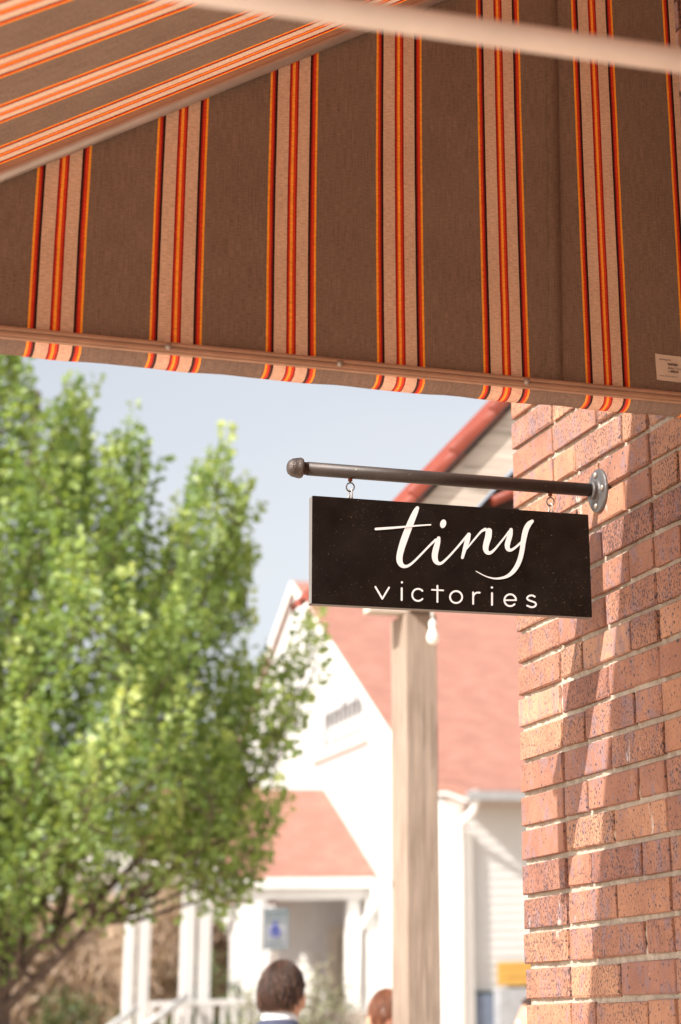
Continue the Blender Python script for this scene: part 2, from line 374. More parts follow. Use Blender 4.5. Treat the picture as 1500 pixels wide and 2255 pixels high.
# mortar bed as a rough sheet set 6 mm back, wrapped round the wall end, with the wall's core
bm = bmesh.new()
ny, nz = 420, 300
y0_, y1_, z0_, z1_ = 1.6, CORNER-0.006, 1.2, 3.2
grid = []
for a in range(nz+1):
    row = []
    z = z0_+(z1_-z0_)*a/nz
    for b in range(ny+1):
        y = y0_+(y1_-y0_)*b/ny
        d = noise.noise(Vector((y*60, z*60, 0)))*0.0022 + noise.noise(Vector((y*9, z*9, 5)))*0.0028 + noise.noise(Vector((y*170, z*170, 9)))*0.0011
        row.append(bm.verts.new((0.0088 - d*1.5, y, z)))
    grid.append(row)
for a in range(nz):
    for b in range(ny):
        f = bm.faces.new((grid[a][b], grid[a][b+1], grid[a+1][b+1], grid[a+1][b])); f.smooth = True
bmesh.ops.reverse_faces(bm, faces=bm.faces)
box(bm, 0.0185, 0.32, -1.2, CORNER-0.008, 0, 4.6)
obj('mortar', bm, M['mortar'], t)

# ------------------------------------------------------------------ awning
PY = 3.06; SL = 0.6122; Z0 = 3.677; RAILZ = 2.637; XF = -1.70; YB = -2.4
aw = thing('striped_awning', 'brown awning with orange, red and beige stripes, seen from below', 'awning', (0, PY, 2.6))
def uvmesh(name, quads, mat, parent, smooth=True):
    """quads: grid of (pos, (u, v))"""
    bm = bmesh.new(); uvl = bm.loops.layers.uv.new('UVMap'); V = [[(bm.verts.new(p), uv) for p, uv in row] for row in quads]
    for r0, r1 in zip(V, V[1:]):
        for k in range(len(r0)-1):
            q = (r0[k], r0[k+1], r1[k+1], r1[k]); f = bm.faces.new([x[0] for x in q]); f.smooth = smooth
            for lp, x in zip(f.loops, q): lp[uvl].uv = x[1]
    return obj(name, bm, mat, parent)
# sloping canopy cloth: stripes run down the slope
CO = 0.022
cy0 = 2.949   # start of the orange stripe nearest the end
rows = []
for a in range(0, 61):
    y = YB + (PY-0.004-YB)*a/60; row = []
    for b in range(0, 31):
        x = XF + (0.0-XF)*b/30
        ph = 0.004*math.sin(math.pi*b/30)*math.sin(a*0.7)
        row.append(((x, y, Z0+SL*x+CO - 0.010*math.sin(math.pi*b/30)*(1 if a < 58 else 0.3) + ph*0.3), (y-cy0+PER*40, x*1.17)))
    rows.append(row)
uvmesh('canopy', rows, M['canopy'], aw)
# end panel, vertical stripes
px0 = -0.6188 - PER*3
rows = []
nzp = 24
for a in range(nzp+1):
    row = []
    for b in range(0, 61):
        x = XF + (-0.004-XF)*b/60; top = Z0+SL*x+0.004; z = RAILZ-0.004 + (top-RAILZ+0.004)*a/nzp
        bul = 0.006*math.sin(math.pi*a/nzp)*math.sin(math.pi*b/60)
        row.append(((x, PY+bul, z), (x-px0+PER*20, z)))
    rows.append(row)
uvmesh('end_panel', rows, M['panel'], aw)
# sewn seam on the panel (a doubled strip of cloth with a raised edge)
rows = []
for a in range(13):
    z = RAILZ + (Z0-0.18-RAILZ)*a/12; xx = -0.2965 + 0.0105*(z-RAILZ)/0.5
    rows.append([((xx+dx, PY+dy-0.0012, z), (xx+dx-px0+PER*20+duv, z)) for dx, dy, duv in ((0, 0.0025, 0), (0.0012, -0.0012, 0), (0.012, -0.0014, 0), (0.0235, -0.0012, 0), (0.0245, 0.002, 0))])
uvmesh('seam', rows, M['panel'], aw)
# curled hem flap below the rail
rows = []
prof = [(3.060, 2.634, 0), (3.062, 2.626, .008), (3.067, 2.619, .018), (3.076, 2.6150, .028), (3.086, 2.613, .038), (3.095, 2.614, .047), (3.096, 2.620, .05)]
for a, (y, z, s) in enumerate(prof):
    rows.append([((XF + (-0.004-XF)*b/60, y+0.0012*math.sin(b*1.7), z+0.001*math.sin(b*0.9)), (XF + (-0.004-XF)*b/60 - px0+PER*20, s)) for b in range(61)])
uvmesh('hem_flap', rows, M['flap'], aw)
# bottom rail: ribbed bar
bm = bmesh.new()
for (ya, yb, za, zb) in ((PY-0.012, PY-0.0025, 2.6275, 2.6475), (PY-0.0155, PY-0.0118, 2.6310, 2.6365), (PY-0.0155, PY-0.0118, 2.6395, 2.6445)):
    box(bm, XF, -0.003, ya, yb, za, zb, 0.0012)
rail = obj('bottom_rail', bm, M['bronze'], aw)
for (x, y) in ((370, 772), (748, 807), (1160, 851)):
    p = onY(x, y, PY-0.014); bm = bmesh.new(); lathe(bm, (p.x, PY-0.0150, 2.6378), (0, -1, 0), [(0, .0062), (.0015, .0062), (.004, .0045), (.0048, .0001)], 14)
    b = obj('bolt', bm, M['bolt'], aw); b.parent = rail; b.location = (0, 0, 0)
# sloping end tube and the tan strip that clamps the cloth over it
d = Vector((1, 0, SL)).normalized(); up = Vector((-SL, 0, 1)).normalized()
bm = bmesh.new()
P0 = Vector((XF, PY-0.012, Z0+SL*XF)); P1 = Vector((-0.004, PY-0.012, Z0-SL*0.004))
tube(bm, [P0+up*0.001, P1+up*0.001], 0.0100, 18)
obj('end_tube', bm, M['galv'], aw)
bm = bmesh.new(); q = []
for s, yy in ((0.008, -0.015), (0.0195, -0.018), (0.021, -0.008), (0.0195, 0.000), (0.008, 0.000)): q.append((s, yy))
poly_prism(bm, [P0+up*s+Vector((0, yy+0.008, 0)) for s, yy in q], P1-P0)
obj('clamp_strip', bm, M['bronze'], aw)
# cross tube close to the camera, front bar, wall bar, other rafters
bm = bmesh.new(); tube(bm, [(XF, 1.63, 2.4995), (-0.004, 1.63, 2.541)], 0.0136, 20); obj('cross_tube', bm, M['paint_tube'], aw)
bm = bmesh.new(); tube(bm, [(XF, YB, RAILZ), (XF, PY, RAILZ)], 0.014, 14); obj('front_bar', bm, M['galv'], aw)
bm = bmesh.new(); box(bm, -0.03, -0.002, YB, PY-0.03, Z0-0.01, Z0+0.018, 0.002); obj('wall_bar', bm, M['bronze'], aw)
for yy in (-2.38, -0.8):
    bm = bmesh.new(); tube(bm, [(XF, yy, Z0+SL*XF+0.02), (-0.004, yy, Z0+0.015)], 0.0125, 12); obj('rafter_tube', bm, M['galv'], aw)
# maker's label
def text_mesh(txt, size, mat, name, parent, origin, ux, uz, nrm, bold=0.0, align='LEFT', lift=0.0004, shear=0.0, sx=1.0):
    cu = bpy.data.curves.new('txt', 'FONT'); cu.body = txt; cu.size = size; cu.align_x = align; cu.offset = bold; cu.shear = shear; cu.resolution_u = 3
    ob = bpy.data.objects.new('txt', cu); C.objects.link(ob); dg = bpy.context.evaluated_depsgraph_get()
    me = bpy.data.meshes.new_from_object(ob.evaluated_get(dg)); bpy.data.objects.remove(ob); bpy.data.curves.remove(cu)
    bm = bmesh.new(); bm.from_mesh(me); bpy.data.meshes.remove(me)
    ux, uz, nrm = Vector(ux), Vector(uz), Vector(nrm)
    for v in bm.verts: v.co = Vector(origin) + ux*v.co.x*sx + uz*v.co.y + nrm*lift
    o = obj(name, bm, mat, aw if parent is None else None)
    return o, parent
def put_text(txt, size, mat, name, parent, origin, ux=(1,0,0), uz=(0,0,1), nrm=(0,-1,0), **kw):
    cu = bpy.data.curves.new('txt', 'FONT'); cu.body = txt; cu.size = size; cu.offset = kw.get('bold', 0.0); cu.shear = kw.get('shear', 0.0); cu.align_x = kw.get('align', 'LEFT'); cu.resolution_u = 3
    ob = bpy.data.objects.new('txt', cu); C.objects.link(ob); bpy.context.view_layer.update(); dg = bpy.context.evaluated_depsgraph_get()
    me = bpy.data.meshes.new_from_object(ob.evaluated_get(dg)); bpy.data.objects.remove(ob); bpy.data.curves.remove(cu)
    bm = bmesh.new(); bm.from_mesh(me); bpy.data.meshes.remove(me)
    ux, uz, nrm = Vector(ux), Vector(uz), Vector(nrm); sx = kw.get('sx', 1.0)
    for v in bm.verts: v.co = Vector(origin) + ux*(v.co.x*sx) + uz*v.co.y + nrm*(v.co.z + kw.get('lift', 0.0004))
    return obj(name, bm, mat, parent)
LY = PY-0.0020
rows = []
for a in range(5):
    row = []
    for b in range(9):
        x = -0.0865 + 0.0815*b/8; z = 2.6695 + 0.0500*a/4 + (0.0012 if b == 0 else 0); row.append(((x + 0.0012*(1-a/4), LY-0.0006*math.sin(b*1.1), z), (0, 0)))
    rows.append(row)
lab = uvmesh('maker_label', rows, M['labelcloth'], aw)
for txt, sz, x, z, bold, sh in (('Awnings by', .0052, -.0795, 2.7085, 0, .3), ('suntec', .0082, -.0625, 2.7000, .00022, 0), ('Dallas Texas', .0056, -.0625, 2.6930, 0, 0),
                        ('1-800-8', .0068, -.0625, 2.6862, .00012, 0), ('Removal of this label will', .0036, -.0795, 2.6775, 0, .2)):
    o = put_text(txt, sz, M['ink'], 'lettering', lab, (x, LY-0.0008, z), bold=bold, shear=sh, lift=0.0004)
    o.location = (0, 0, 0)

# ------------------------------------------------------------------ pipe bracket
SY = 3.507; PZ = 2.579; PL = 0.618
br = thing('pipe_bracket', 'dark iron pipe arm with round wall flange and capped end', 'bracket', (0, SY, PZ))
bm = bmesh.new(); tube(bm, [(-0.020, SY, PZ), (-PL+0.008, SY, PZ)], 0.01315, 28); obj('pipe', bm, M['pipe'], br)
bm = bmesh.new(); tube(bm, [(-PL+0.010, SY, PZ), (-PL-0.006, SY, PZ)], 0.0122, 24); obj('thread_collar', bm, M['darkwood'], br)
bm = bmesh.new()
lathe(bm, (-PL-0.002, SY, PZ), (-1, 0, 0), [(0, .0155), (.0005, .0185), (.0022, .0192), (.0075, .0192), (.0090, .0178), (.0150, .0174), (.0215, .0160), (.0262, .0130), (.0288, .0085), (.0296, .0030), (.0297, .0001)], 36)
for k in range(4):
    a = k*math.pi/2 + 0.35; u = Vector((0, math.cos(a), math.sin(a))); w = Vector((-1, 0, 0)); c = Vector((-PL-0.006, SY, PZ)) + u*0.0178
    s = w.cross(u)
    pts = [c - s*.0022, c + s*.0022, c + w*.017 + s*.0012 - u*.001, c + w*.017 - s*.0012 - u*.001]
    a_ = [bm.verts.new(p - u*.004) for p in pts]; b_ = [bm.verts.new(p + u*(.0022 if i < 2 else .0)) for i, p in enumerate(pts)]
    bm.faces.new(b_)
    for i in range(4): bm.faces.new((a_[i], a_[(i+1) % 4], b_[(i+1) % 4], b_[i]))
obj('pipe_cap', bm, M['capiron'], br)
bm = bmesh.new()
lathe(bm, (0.0005, SY, PZ), (-1, 0, 0), [(0, .0435), (.003, .0445), (.0062, .0440), (.0078, .0420), (.0082, .0280), (.0086, .0215), (.0100, .0192), (.0150, .0180), (.0165, .0190), (.0205, .0190), (.0215, .0178), (.0217, .0132)], 48)
fl = obj('flange', bm, M['iron'], br)
for k in range(4):
    a = R(93) + k*math.pi/2
    c = Vector((-0.0075, SY+math.cos(a)*0.0315, PZ+math.sin(a)*0.0315)); bm = bmesh.new()
    lathe(bm, c, (-1, 0, 0), [(0, .0062), (.0022, .0060), (.0042, .0046), (.0052, .0022), (.0053, .0001)], 16)
    o = obj('bolt', bm, M['bolt'], br); o.parent = fl
HOOKS = [onY(771.5, 1070, SY).x, onY(1212, 1100, SY).x]
for hx in HOOKS:
    bm = bmesh.new(); tube(bm, [(hx, SY, PZ-.010), (hx, SY, PZ-.0185)], .0042, 10); tube(bm, [(hx, SY, PZ-.018), (hx, SY, PZ-.0225)], .0014, 8)
    n1 = len(bm.faces); torus(bm, (hx, SY, PZ-.0300), (0, 1, 0.25), .0078, .0014, 1.05)
    for i, f in enumerate(bm.faces): f.material_index = 1 if i >= n1 else 0
    obj('screw_eye', bm, [M['rust'], M['iron']], br)

# ------------------------------------------------------------------ hanging sign
BF, BB = SY-0.011, SY+0.011
c_tl, c_bl, c_tr, c_br = onY(688, 1091, BF), onY(686.7, 1329, BF), onY(1296.3, 1133, BF), onY(1304.7, 1359.5, BF)
sg = thing('hanging_sign', 'black wooden sign lettered tiny victories in white, hung from the pipe', 'sign', ((c_tl.x+c_tr.x)/2, SY, c_bl.z))
bm = bmesh.new()
Q = [c_bl, c_br, c_tr, c_tl]; f_ = [bm.verts.new(p) for p in Q]; b_ = [bm.verts.new((p.x, BB, p.z)) for p in Q]
bm.faces.new(f_); bm.faces.new(list(reversed(b_)))
for i in range(4): bm.faces.new((f_[i], b_[i], b_[(i+1) % 4], f_[(i+1) % 4])).material_index = 1
bmesh.ops.recalc_face_normals(bm, faces=bm.faces)
bmesh.ops.bevel(bm, geom=list(bm.edges), offset=0.0012, segments=2, affect='EDGES')
obj('board', bm, [M['board'], M['board_edge']], sg)
def cr(pts, m=6):
    out = []; n = len(pts)
    for i in range(n-1):
        p0, p1, p2, p3 = pts[max(i-1, 0)], pts[i], pts[i+1], pts[min(i+2, n-1)]
        for k in range(m):
            t_ = k/m; out.append(tuple(0.5*((2*b)+(-a+c)*t_+(2*a-5*b+4*c-d_)*t_*t_+(-a+3*b-3*c+d_)*t_**3) for a, b, c, d_ in zip(p0, p1, p2, p3)))
    out.append(pts[-1]); return out
def stroke(bm, pts, lift, smooth=True, scale=3.75, ox=800, oy=1100, plane=BF):
    P = cr(pts) if smooth and len(pts) > 2 else pts
    L, Rr = [], []
    to3 = lambda x, y: (lambda p: Vector((p.x, p.y-lift, p.z)))(onY(ox+x/scale, oy+y/scale, plane))
    n = len(P)
    for i, (x, y, w) in enumerate(P):
        a, b = P[max(i-1, 0)], P[min(i+1, n-1)]; dx, dy = b[0]-a[0], b[1]-a[1]; l = math.hypot(dx, dy) or 1; nx, ny = -dy/l, dx/l
        L.append((x+nx*w/2, y+ny*w/2)); Rr.append((x-nx*w/2, y-ny*w/2))
    def cap(i, j, L, Rr):
        (x, y, w) = P[i]; (x2, y2, _) = P[j]; a0 = math.atan2(y-y2, x-x2); return [(x+math.cos(a0+s)*w/2, y+math.sin(a0+s)*w/2) for s in [math.pi/2 - k*math.pi/8 for k in range(1, 8)]]
    vl = [bm.verts.new(to3(*p)) for p in L]; vr = [bm.verts.new(to3(*p)) for p in Rr]
    for i in range(n-1):
        try: bm.faces.new((vl[i], vl[i+1], vr[i+1], vr[i]))
        except ValueError: pass
    c1 = [bm.verts.new(to3(*p)) for p in cap(n-1, n-2, L, Rr)]; bm.faces.new([vl[-1]] + c1 + [vr[-1]]) 
    c0 = [bm.verts.new(to3(*p)) for p in cap(0, 1, L, Rr)]; bm.faces.new([vr[0]] + c0 + [vl[0]])
def ellipse(bm, cx, cy, rx, ry, lift, rot=0.0, **k):
    vs = []
    for i in range(28):
        a = 2*math.pi*i/28; x, y = rx*math.cos(a), ry*math.sin(a); xx = cx+x*math.cos(rot)-y*math.sin(rot); yy = cy+x*math.sin(rot)+y*math.cos(rot)
        p = onY(800+xx/3.75, 1100+yy/3.75, BF); vs.append(bm.verts.new((p.x, p.y-lift, p.z)))
    bm.faces.new(vs)
bm = bmesh.new(); lf = 0.0006
TINY = [
 [(446,71,30),(430,103,44),(400,172,53),(370,245,56),(340,325,57),(314,405,54),(300,465,52),(300,508,50),(315,540,40),(342,553,28),(378,544,21),(425,506,18),(490,440,17),(550,378,17),(598,333,20)],
 [(622,320,30),(613,360,44),(598,415,50),(590,460,50),(594,498,45),(612,524,33),(640,528,23),(672,505,19),(722,455,17),(780,390,17),(832,328,18),(858,298,20)],
 [(871,290,32),(858,340,42),(840,400,34),(826,450,27),(818,480,24)],
 [(846,415,12),(880,374,14),(930,314,15),(972,266,18),(1006,247,26)],
 [(1036,262,52),(1031,310,54),(1014,370,50),(1010,408,46),(1022,436,36),(1048,441,26),(1085,412,19),(1130,358,16),(1175,302,16),(1203,266,20)],
 [(1219,250,28),(1212,292,40),(1194,350,44),(1188,385,42),(1196,412,34),(1220,418,24),(1256,396,19),(1305,352,18)],
 [(1393,181,28),(1368,203,42),(1345,242,46),(1330,295,46),(1318,360,42),(1308,430,40),(1290,500,40),(1262,560,38),(1225,607,33),(1180,638,25),(1125,652,18),(1070,652,13),(1010,635,9),(960,610,7),(930,593,6)],
 [(102,245,21),(200,238,20),(300,230,17),(400,221,14),(500,213,12),(554,210,12)]]
for i, s in enumerate(TINY): stroke(bm, s, lf+i*0.00012)
ellipse(bm, 659, 201, 25, 36, lf, 0.25)
bmesh.ops.recalc_face_normals(bm, faces=bm.faces)
obj('script_word', bm, M['letter'], sg)
W_ = 15
def arc(cx, cy, rx, ry, a0, a1, n=18): return [(cx+rx*math.cos(R(a0+(a1-a0)*k/n)), cy+ry*math.sin(R(a0+(a1-a0)*k/n)), W_) for k in range(n+1)]
bm = bmesh.new()
L2 = [([(100,722,W_),(157,820,W_)], 0), ([(157,820,W_),(212,728,W_)], 1), ([(317,733,W_+1),(317,830,W_+1)], 0), (arc(452,788,48,50,-42,-318), 0),
      ([(612,713,W_),(612,846,W_)], 0), ([(566,746,W_-2),(660,751,W_-2)], 1), (arc(766,806,50,49,0,-180), 0), (arc(766,806,50,49,0,180), 1),
      ([(907,768,W_),(907,862,W_)], 0), ([(909,800,W_),(918,781,W_),(938,770,W_),(960,770,W_)], 1), ([(1063,774,W_+1),(1063,870,W_+1)], 0),
      ([(1170,832,W_-2),(1258,832,W_-2)], 1), (arc(1213,832,48,49,0,-318), 0),
      ([(1416,803,W_),(1395,793,W_),(1370,796,W_),(1353,812,W_),(1360,828,W_),(1388,840,W_),(1416,851,W_),(1426,868,W_),(1412,885,W_),(1385,889,W_),(1353,877,W_)], 0)]
bm.free()
for grp, dot in (((0, 1), None), ((2,), (319, 685, 9, 9)), ((3,), None), ((4, 5), None), ((6, 7), None), ((8, 9), None), ((10,), (1062, 727, 10, 9)), ((11, 12), None), ((13,), None)):
    bm = bmesh.new()
    for gi in grp: stroke(bm, L2[gi][0], lf+L2[gi][1]*0.00015, smooth=len(L2[gi][0]) < 15)
    if dot: ellipse(bm, *dot, lf)
    bmesh.ops.recalc_face_normals(bm, faces=bm.faces); obj('letter', bm, M['letter'], sg)
for hx in HOOKS:
    bm = bmesh.new(); torus(bm, (hx+.0005, SY, PZ-.0435), (1, 0.55, 0), .0046, .0014, 2.1, up=(0, 0, 1)); obj('chain_link', bm, M['steel'], sg)
    zt = c_tl.z + (c_tr.z-c_tl.z)*(hx-c_tl.x)/(c_tr.x-c_tl.x)
    bm = bmesh.new(); tube(bm, [(hx, SY, zt-.002), (hx, SY, zt+.0010)], .0035, 10); torus(bm, (hx, SY, zt+.0035), (0.2, 1, 0), .0040, .0012); obj('screw_eye', bm, M['steel'], sg)

# ------------------------------------------------------------------ timber pavilion with red roof
YP = 7.15
pl_, pr_ = onY(896.5, 1900, YP), onY(968, 1900, YP)
PW = pr_.x-pl_.x; 
def side_depth():
    lo, hi = 0.05, 0.4
    for _ in range(40):
        m_ = (lo+hi)/2; v = Vector((pl_.x, YP+m_, pl_.z)) - CAM; x = CX+F_PX*v.dot(AX_R)/v.dot(AX_F)
        if x > 862: lo = m_
        else: hi = m_
    return lo
PD = side_depth()
pv = thing('timber_pavilion', 'weathered timber post and rafter carrying a red roof behind the sign', 'pavilion', (pl_.x, YP, 0))
ztop = onY(850, 1350, YP+.02).z
bm = bmesh.new(); box(bm, pl_.x, pr_.x, YP, YP+PD, 0, ztop, 0.006); obj('post', bm, M['post'], pv)
s0 = onY(808, 1340, YP+0.05); YQ = YP+0.12
bm = bmesh.new(); box(bm, s0.x, pr_.x-0.004, YP+0.02, YP+0.02+0.075, ztop+0.003, ztop+0.19, 0.004)
obj('beam', bm, M['beam'], pv)
bm = bmesh.new(); box(bm, pl_.x+0.012, pr_.x-0.02, YP-0.62, YP+0.018, ztop+0.006, ztop+0.16, 0.004); obj('beam', bm, M['post'], pv)
r_a, r_b = onY(930, 1106, YQ), onY(1125, 901, YQ); l_a = onY(1045, 1120, YQ)
rs = (r_b.z-r_a.z)/(r_b.x-r_a.x); rd = Vector((1, 0, rs)).normalized(); ru = Vector((-rs, 0, 1)).normalized()
hgt = (r_a-l_a).dot(ru)
tail = r_a - rd*0.16; head = r_a + rd*1.9
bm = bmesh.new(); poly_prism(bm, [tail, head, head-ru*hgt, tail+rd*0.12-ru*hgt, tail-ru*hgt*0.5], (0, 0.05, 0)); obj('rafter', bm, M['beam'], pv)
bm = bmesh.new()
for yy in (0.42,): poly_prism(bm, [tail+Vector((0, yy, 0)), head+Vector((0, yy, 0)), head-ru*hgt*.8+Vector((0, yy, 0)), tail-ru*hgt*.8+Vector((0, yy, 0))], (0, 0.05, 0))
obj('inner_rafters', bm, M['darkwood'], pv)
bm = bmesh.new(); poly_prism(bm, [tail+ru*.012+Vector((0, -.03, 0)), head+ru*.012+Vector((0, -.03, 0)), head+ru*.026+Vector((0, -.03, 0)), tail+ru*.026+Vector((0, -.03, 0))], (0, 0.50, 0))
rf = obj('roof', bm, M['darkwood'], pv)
# lapped red edge tiles along the rake
L = (head-tail).length; k = 0; s = -0.08
ref = (onY(1003, 990, YQ-0.05) - tail).dot(rd); step = 0.262
s = ref - 3*step
while s < L:
    bm = bmesh.new(); a = tail+rd*s+Vector((0, -0.012, 0)); n_ = 14
    rings = []
    for j, (tt, rr) in enumerate(((0, .038), (.008, .044), (.10, .041), (.20, .038), (step+.03, .035))):
        ring = []
        for q_ in range(n_+1):
            an = math.pi*q_/n_ - 0.35; ring.append(bm.verts.new(a + rd*tt + Vector((0, -1, 0))*math.cos(an)*rr*0.35 + ru*(math.sin(an)*rr + .034 - tt*.06)))
        rings.append(ring)
    for A_, B_ in zip(rings, rings[1:]):
        for q_ in range(n_): bm.faces.new((A_[q_], A_[q_+1], B_[q_+1], B_[q_])).smooth = True
    bm.faces.new(rings[0]); bm.faces.new(list(reversed(rings[-1])))
    o = obj('rake_tile', bm, M['redroof'], pv); o.parent = rf
    s += step
# field of the roof: corrugated red tiles
bm = bmesh.new(); rings = []
for a in range(0, 61):
    yy = -0.02+0.50*a/60; h = 0.028*abs(math.sin(a*math.pi/15)); row = [bm.verts.new(tail+rd*(ref-3*step + L*b/12)+ru*(.034+h)+Vector((0, yy, 0))) for b in range(0, 13)]
    rings.append(row)
for A_, B_ in zip(rings, rings[1:]):
    for q_ in range(12): bm.faces.new((A_[q_], A_[q_+1], B_[q_+1], B_[q_])).smooth = True
o = obj('roof_tiles', bm, M['redroof'], pv); o.parent = rf
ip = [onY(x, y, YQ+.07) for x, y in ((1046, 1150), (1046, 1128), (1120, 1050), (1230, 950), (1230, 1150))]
bm = bmesh.new(); poly_prism(bm, ip, (0, .03, 0)); obj('dark_gap_fill', bm, M['darkwood'], pv)  # dark sheet added to stand in for the shaded gap under the roof
bm = bmesh.new(); tube(bm, [onY(1083, 1104, YQ+.02), onY(1180, 1066, YQ+.02)], .022, 10); o = obj('roof_tile', bm, M['redroof'], pv); o.parent = rf
# string light bulb hanging in front of the post
bp = onY(953.5, 1420, YP-0.16)
bt = thing('string_light_bulb', 'white pear-shaped bulb hanging in front of the wooden post', 'light bulb', bp)
mb = N('milky_glass', 0.15, 0.5); mb.col((0.86, 0.82, 0.72)); M['glass'] = mb.m
bm = bmesh.new(); lathe(bm, bp, (0, 0, 1), [(0, .0005), (.003, .010), (.012, .0195), (.024, .0225), (.036, .0215), (.050, .0165), (.060, .0125), (.066, .0115)], 24); obj('bulb', bm, M['glass'], bt)
bm = bmesh.new(); lathe(bm, bp+Vector((0, 0, .065)), (0, 0, 1), [(0, .0130), (.003, .0145), (.022, .0135), (.027, .009), (.030, .006)], 20); obj('socket', bm, M['whitetrim'], bt)
bm = bmesh.new(); tube(bm, [bp+Vector((0, 0, .09)), bp+Vector((-.002, 0, .13)), bp+Vector((0, .02, .30))], .0042, 8); obj('cord', bm, M['whitetrim'], bt)

# ------------------------------------------------------------------ white church
XC = 9.32; YC = 29.0; ZC = 4.2; YR = 38.14; ZR = 9.82; YFAR = 2*YR-YC; GS = (ZR-ZC)/(YR-YC)
ch = thing('church', 'white clapboard church with a red shingle gable roof', 'church', (XC, YR, 0))
bm = bmesh.new(); poly_prism(bm, [(XC, YC, 0), (XC, YFAR, 0), (XC, YFAR, ZC), (XC, YR, ZR-0.02), (XC, YC, ZC)], (0.12, 0, 0)); obj('front_wall', bm, M['lap'], ch)
# side wall of lap siding
bm = bmesh.new(); zz = 0.0
while zz < 4.68:
    bh = 0.125
    vs = [bm.verts.new(p) for p in ((XC+.13, YC-.020, zz), (XC+16, YC-.020, zz), (XC+16, YC-.004, zz+bh), (XC+.13, YC-.004, zz+bh), (XC+.13, YC+.10, zz), (XC+16, YC+.10, zz), (XC+16, YC+.10, zz+bh), (XC+.13, YC+.10, zz+bh))]
    for q_ in ((0,1,2,3), (4,5,1,0), (3,2,6,7), (5,4,7,6), (1,5,6,2), (4,0,3,7)): bm.faces.new([vs[i] for i in q_])
    zz += bh
obj('side_wall', bm, M['white'], ch)
bm = bmesh.new(); box(bm, XC-.01, XC+.13, YC-.13, YC-.002, 0, 4.18, 0.01); obj('corner_board', bm, M['whitetrim'], ch)
bm = bmesh.new(); poly_prism(bm, [(XC+.012, 29.02, 4.0), (XC+.012, 29.02, 4.80), (XC+.012, 29.5, 4.90), (XC+.012, 30.4, 5.0), (XC+.012, 30.4, 4.6)], (0.09, 0, 0)); obj('frieze', bm, M['tanline'], ch)
# main roof: rake edge just outside the front wall, bell-cast towards the eave
XK = XC-0.10
e0 = onY(957, 1738, 28.55)
prof = [(28.50, e0.z), (29.4, e0.z+0.20), (30.3, 5.02), (YR, ZR+0.06)]
bm = bmesh.new(); up_ = [Vector((XK, y, z)) for y, z in prof]; dn = [p-Vector((0, 0, 0.13)) for p in reversed(up_)]
poly_prism(bm, up_+dn, (16.2, 0, 0)); rf = obj('roof', bm, M['shingle'], ch)
prof2 = [(YR, ZR+0.06), (2*YR-28.7, 4.1)]
bm = bmesh.new(); up_ = [Vector((XK, y, z)) for y, z in prof2]; dn = [p-Vector((0, 0, 0.13)) for p in reversed(up_)]
poly_prism(bm, up_+dn, (16.2, 0, 0)); obj('roof', bm, M['shingle'], ch)
bm = bmesh.new(); poly_prism(bm, [(XK-.03, y, z-.02) for y, z in prof[2:]]+[(XK-.03, y, z-.17) for y, z in reversed(prof[2:])], (0.028, 0, 0))
poly_prism(bm, [(XK-.03, y, z-.02) for y, z in prof2]+[(XK-.03, y, z-.17) for y, z in reversed(prof2)], (0.028, 0, 0)); obj('rake_board', bm, M['whitetrim'], ch)
bm = bmesh.new(); box(bm, XK, XC+16, 28.40, 28.495, e0.z-.17, e0.z-.03, 0.01); obj('gutter', bm, M['gutter'], ch)
bm = bmesh.new(); box(bm, XC-.02, XC+16, 28.50, YC-.03, e0.z-.20, e0.z-.14); obj('soffit', bm, M['tanline'], ch)
bm = bmesh.new(); poly_prism(bm, [(XK+.01, y, z) for y, z in ((28.52, e0.z-.145), (29.4, e0.z+0.055), (30.3, 4.875), (30.3, 4.84), (29.4, e0.z+0.02), (28.52, e0.z-.18))], (16, 0, 0)); obj('eave_lining', bm, M['whitetrim'], ch)
bm = bmesh.new()
ga = onY(1047, 1748, 28.47); gb = onY(1013, 1822, YC-.18)
tube(bm, [ga+Vector((0, 0, .05)), ga-Vector((0, 0, .12)), ga-Vector((0.02, -.05, .25)), gb+Vector((0, 0, .05)), gb-Vector((0, 0, .25)), Vector((gb.x, gb.y, 0.1))], .055, 10); obj('downspout', bm, M['whitetrim'], ch)
# small facade details: lettering strokes and a ledge below it
ta, tb = onX(690, 1682, XC-.02), onX(811, 1629, XC-.02)
bm = bmesh.new(); box(bm, XC-.06, XC-.002, tb.y, ta.y, ta.z-.03, ta.z+.05); obj('ledge', bm, M['tanline'], ch)
bm = bmesh.new(); rr = random.Random(5)
zb_, zt_ = onX(730, 1602, XC).z, onX(730, 1568, XC).z
yA, yB = onX(718, 1600, XC).y, onX(800, 1570, XC).y; yy = yA; i = 0
while yy > yB:
    w_ = 0.10; top = zt_ + (0.10 if i in (4, 7) else rr.uniform(-.02, .02)); bot = zb_ - (0.34 if i == 0 else 0)
    box(bm, XC-.04, XC-.003, yy-w_, yy, bot, top); 
    if i % 2: box(bm, XC-.044, XC-.004, yy-.05, yy+.17, zt_-.07 if i % 4 else zb_, (zt_-.012) if i % 4 else zb_+.06)
    obj('wall_letter', bm, M['lettergrey'], ch); bm = bmesh.new()
    yy -= 0.27; i += 1
yy = yA-.3
bm.free()
while yy > yB: bm = bmesh.new(); box(bm, XC-.03, XC-.003, yy-.13, yy, zb_-.30, zb_-.25); obj('wall_small_word', bm, M['lettergrey'], ch); yy -= .22
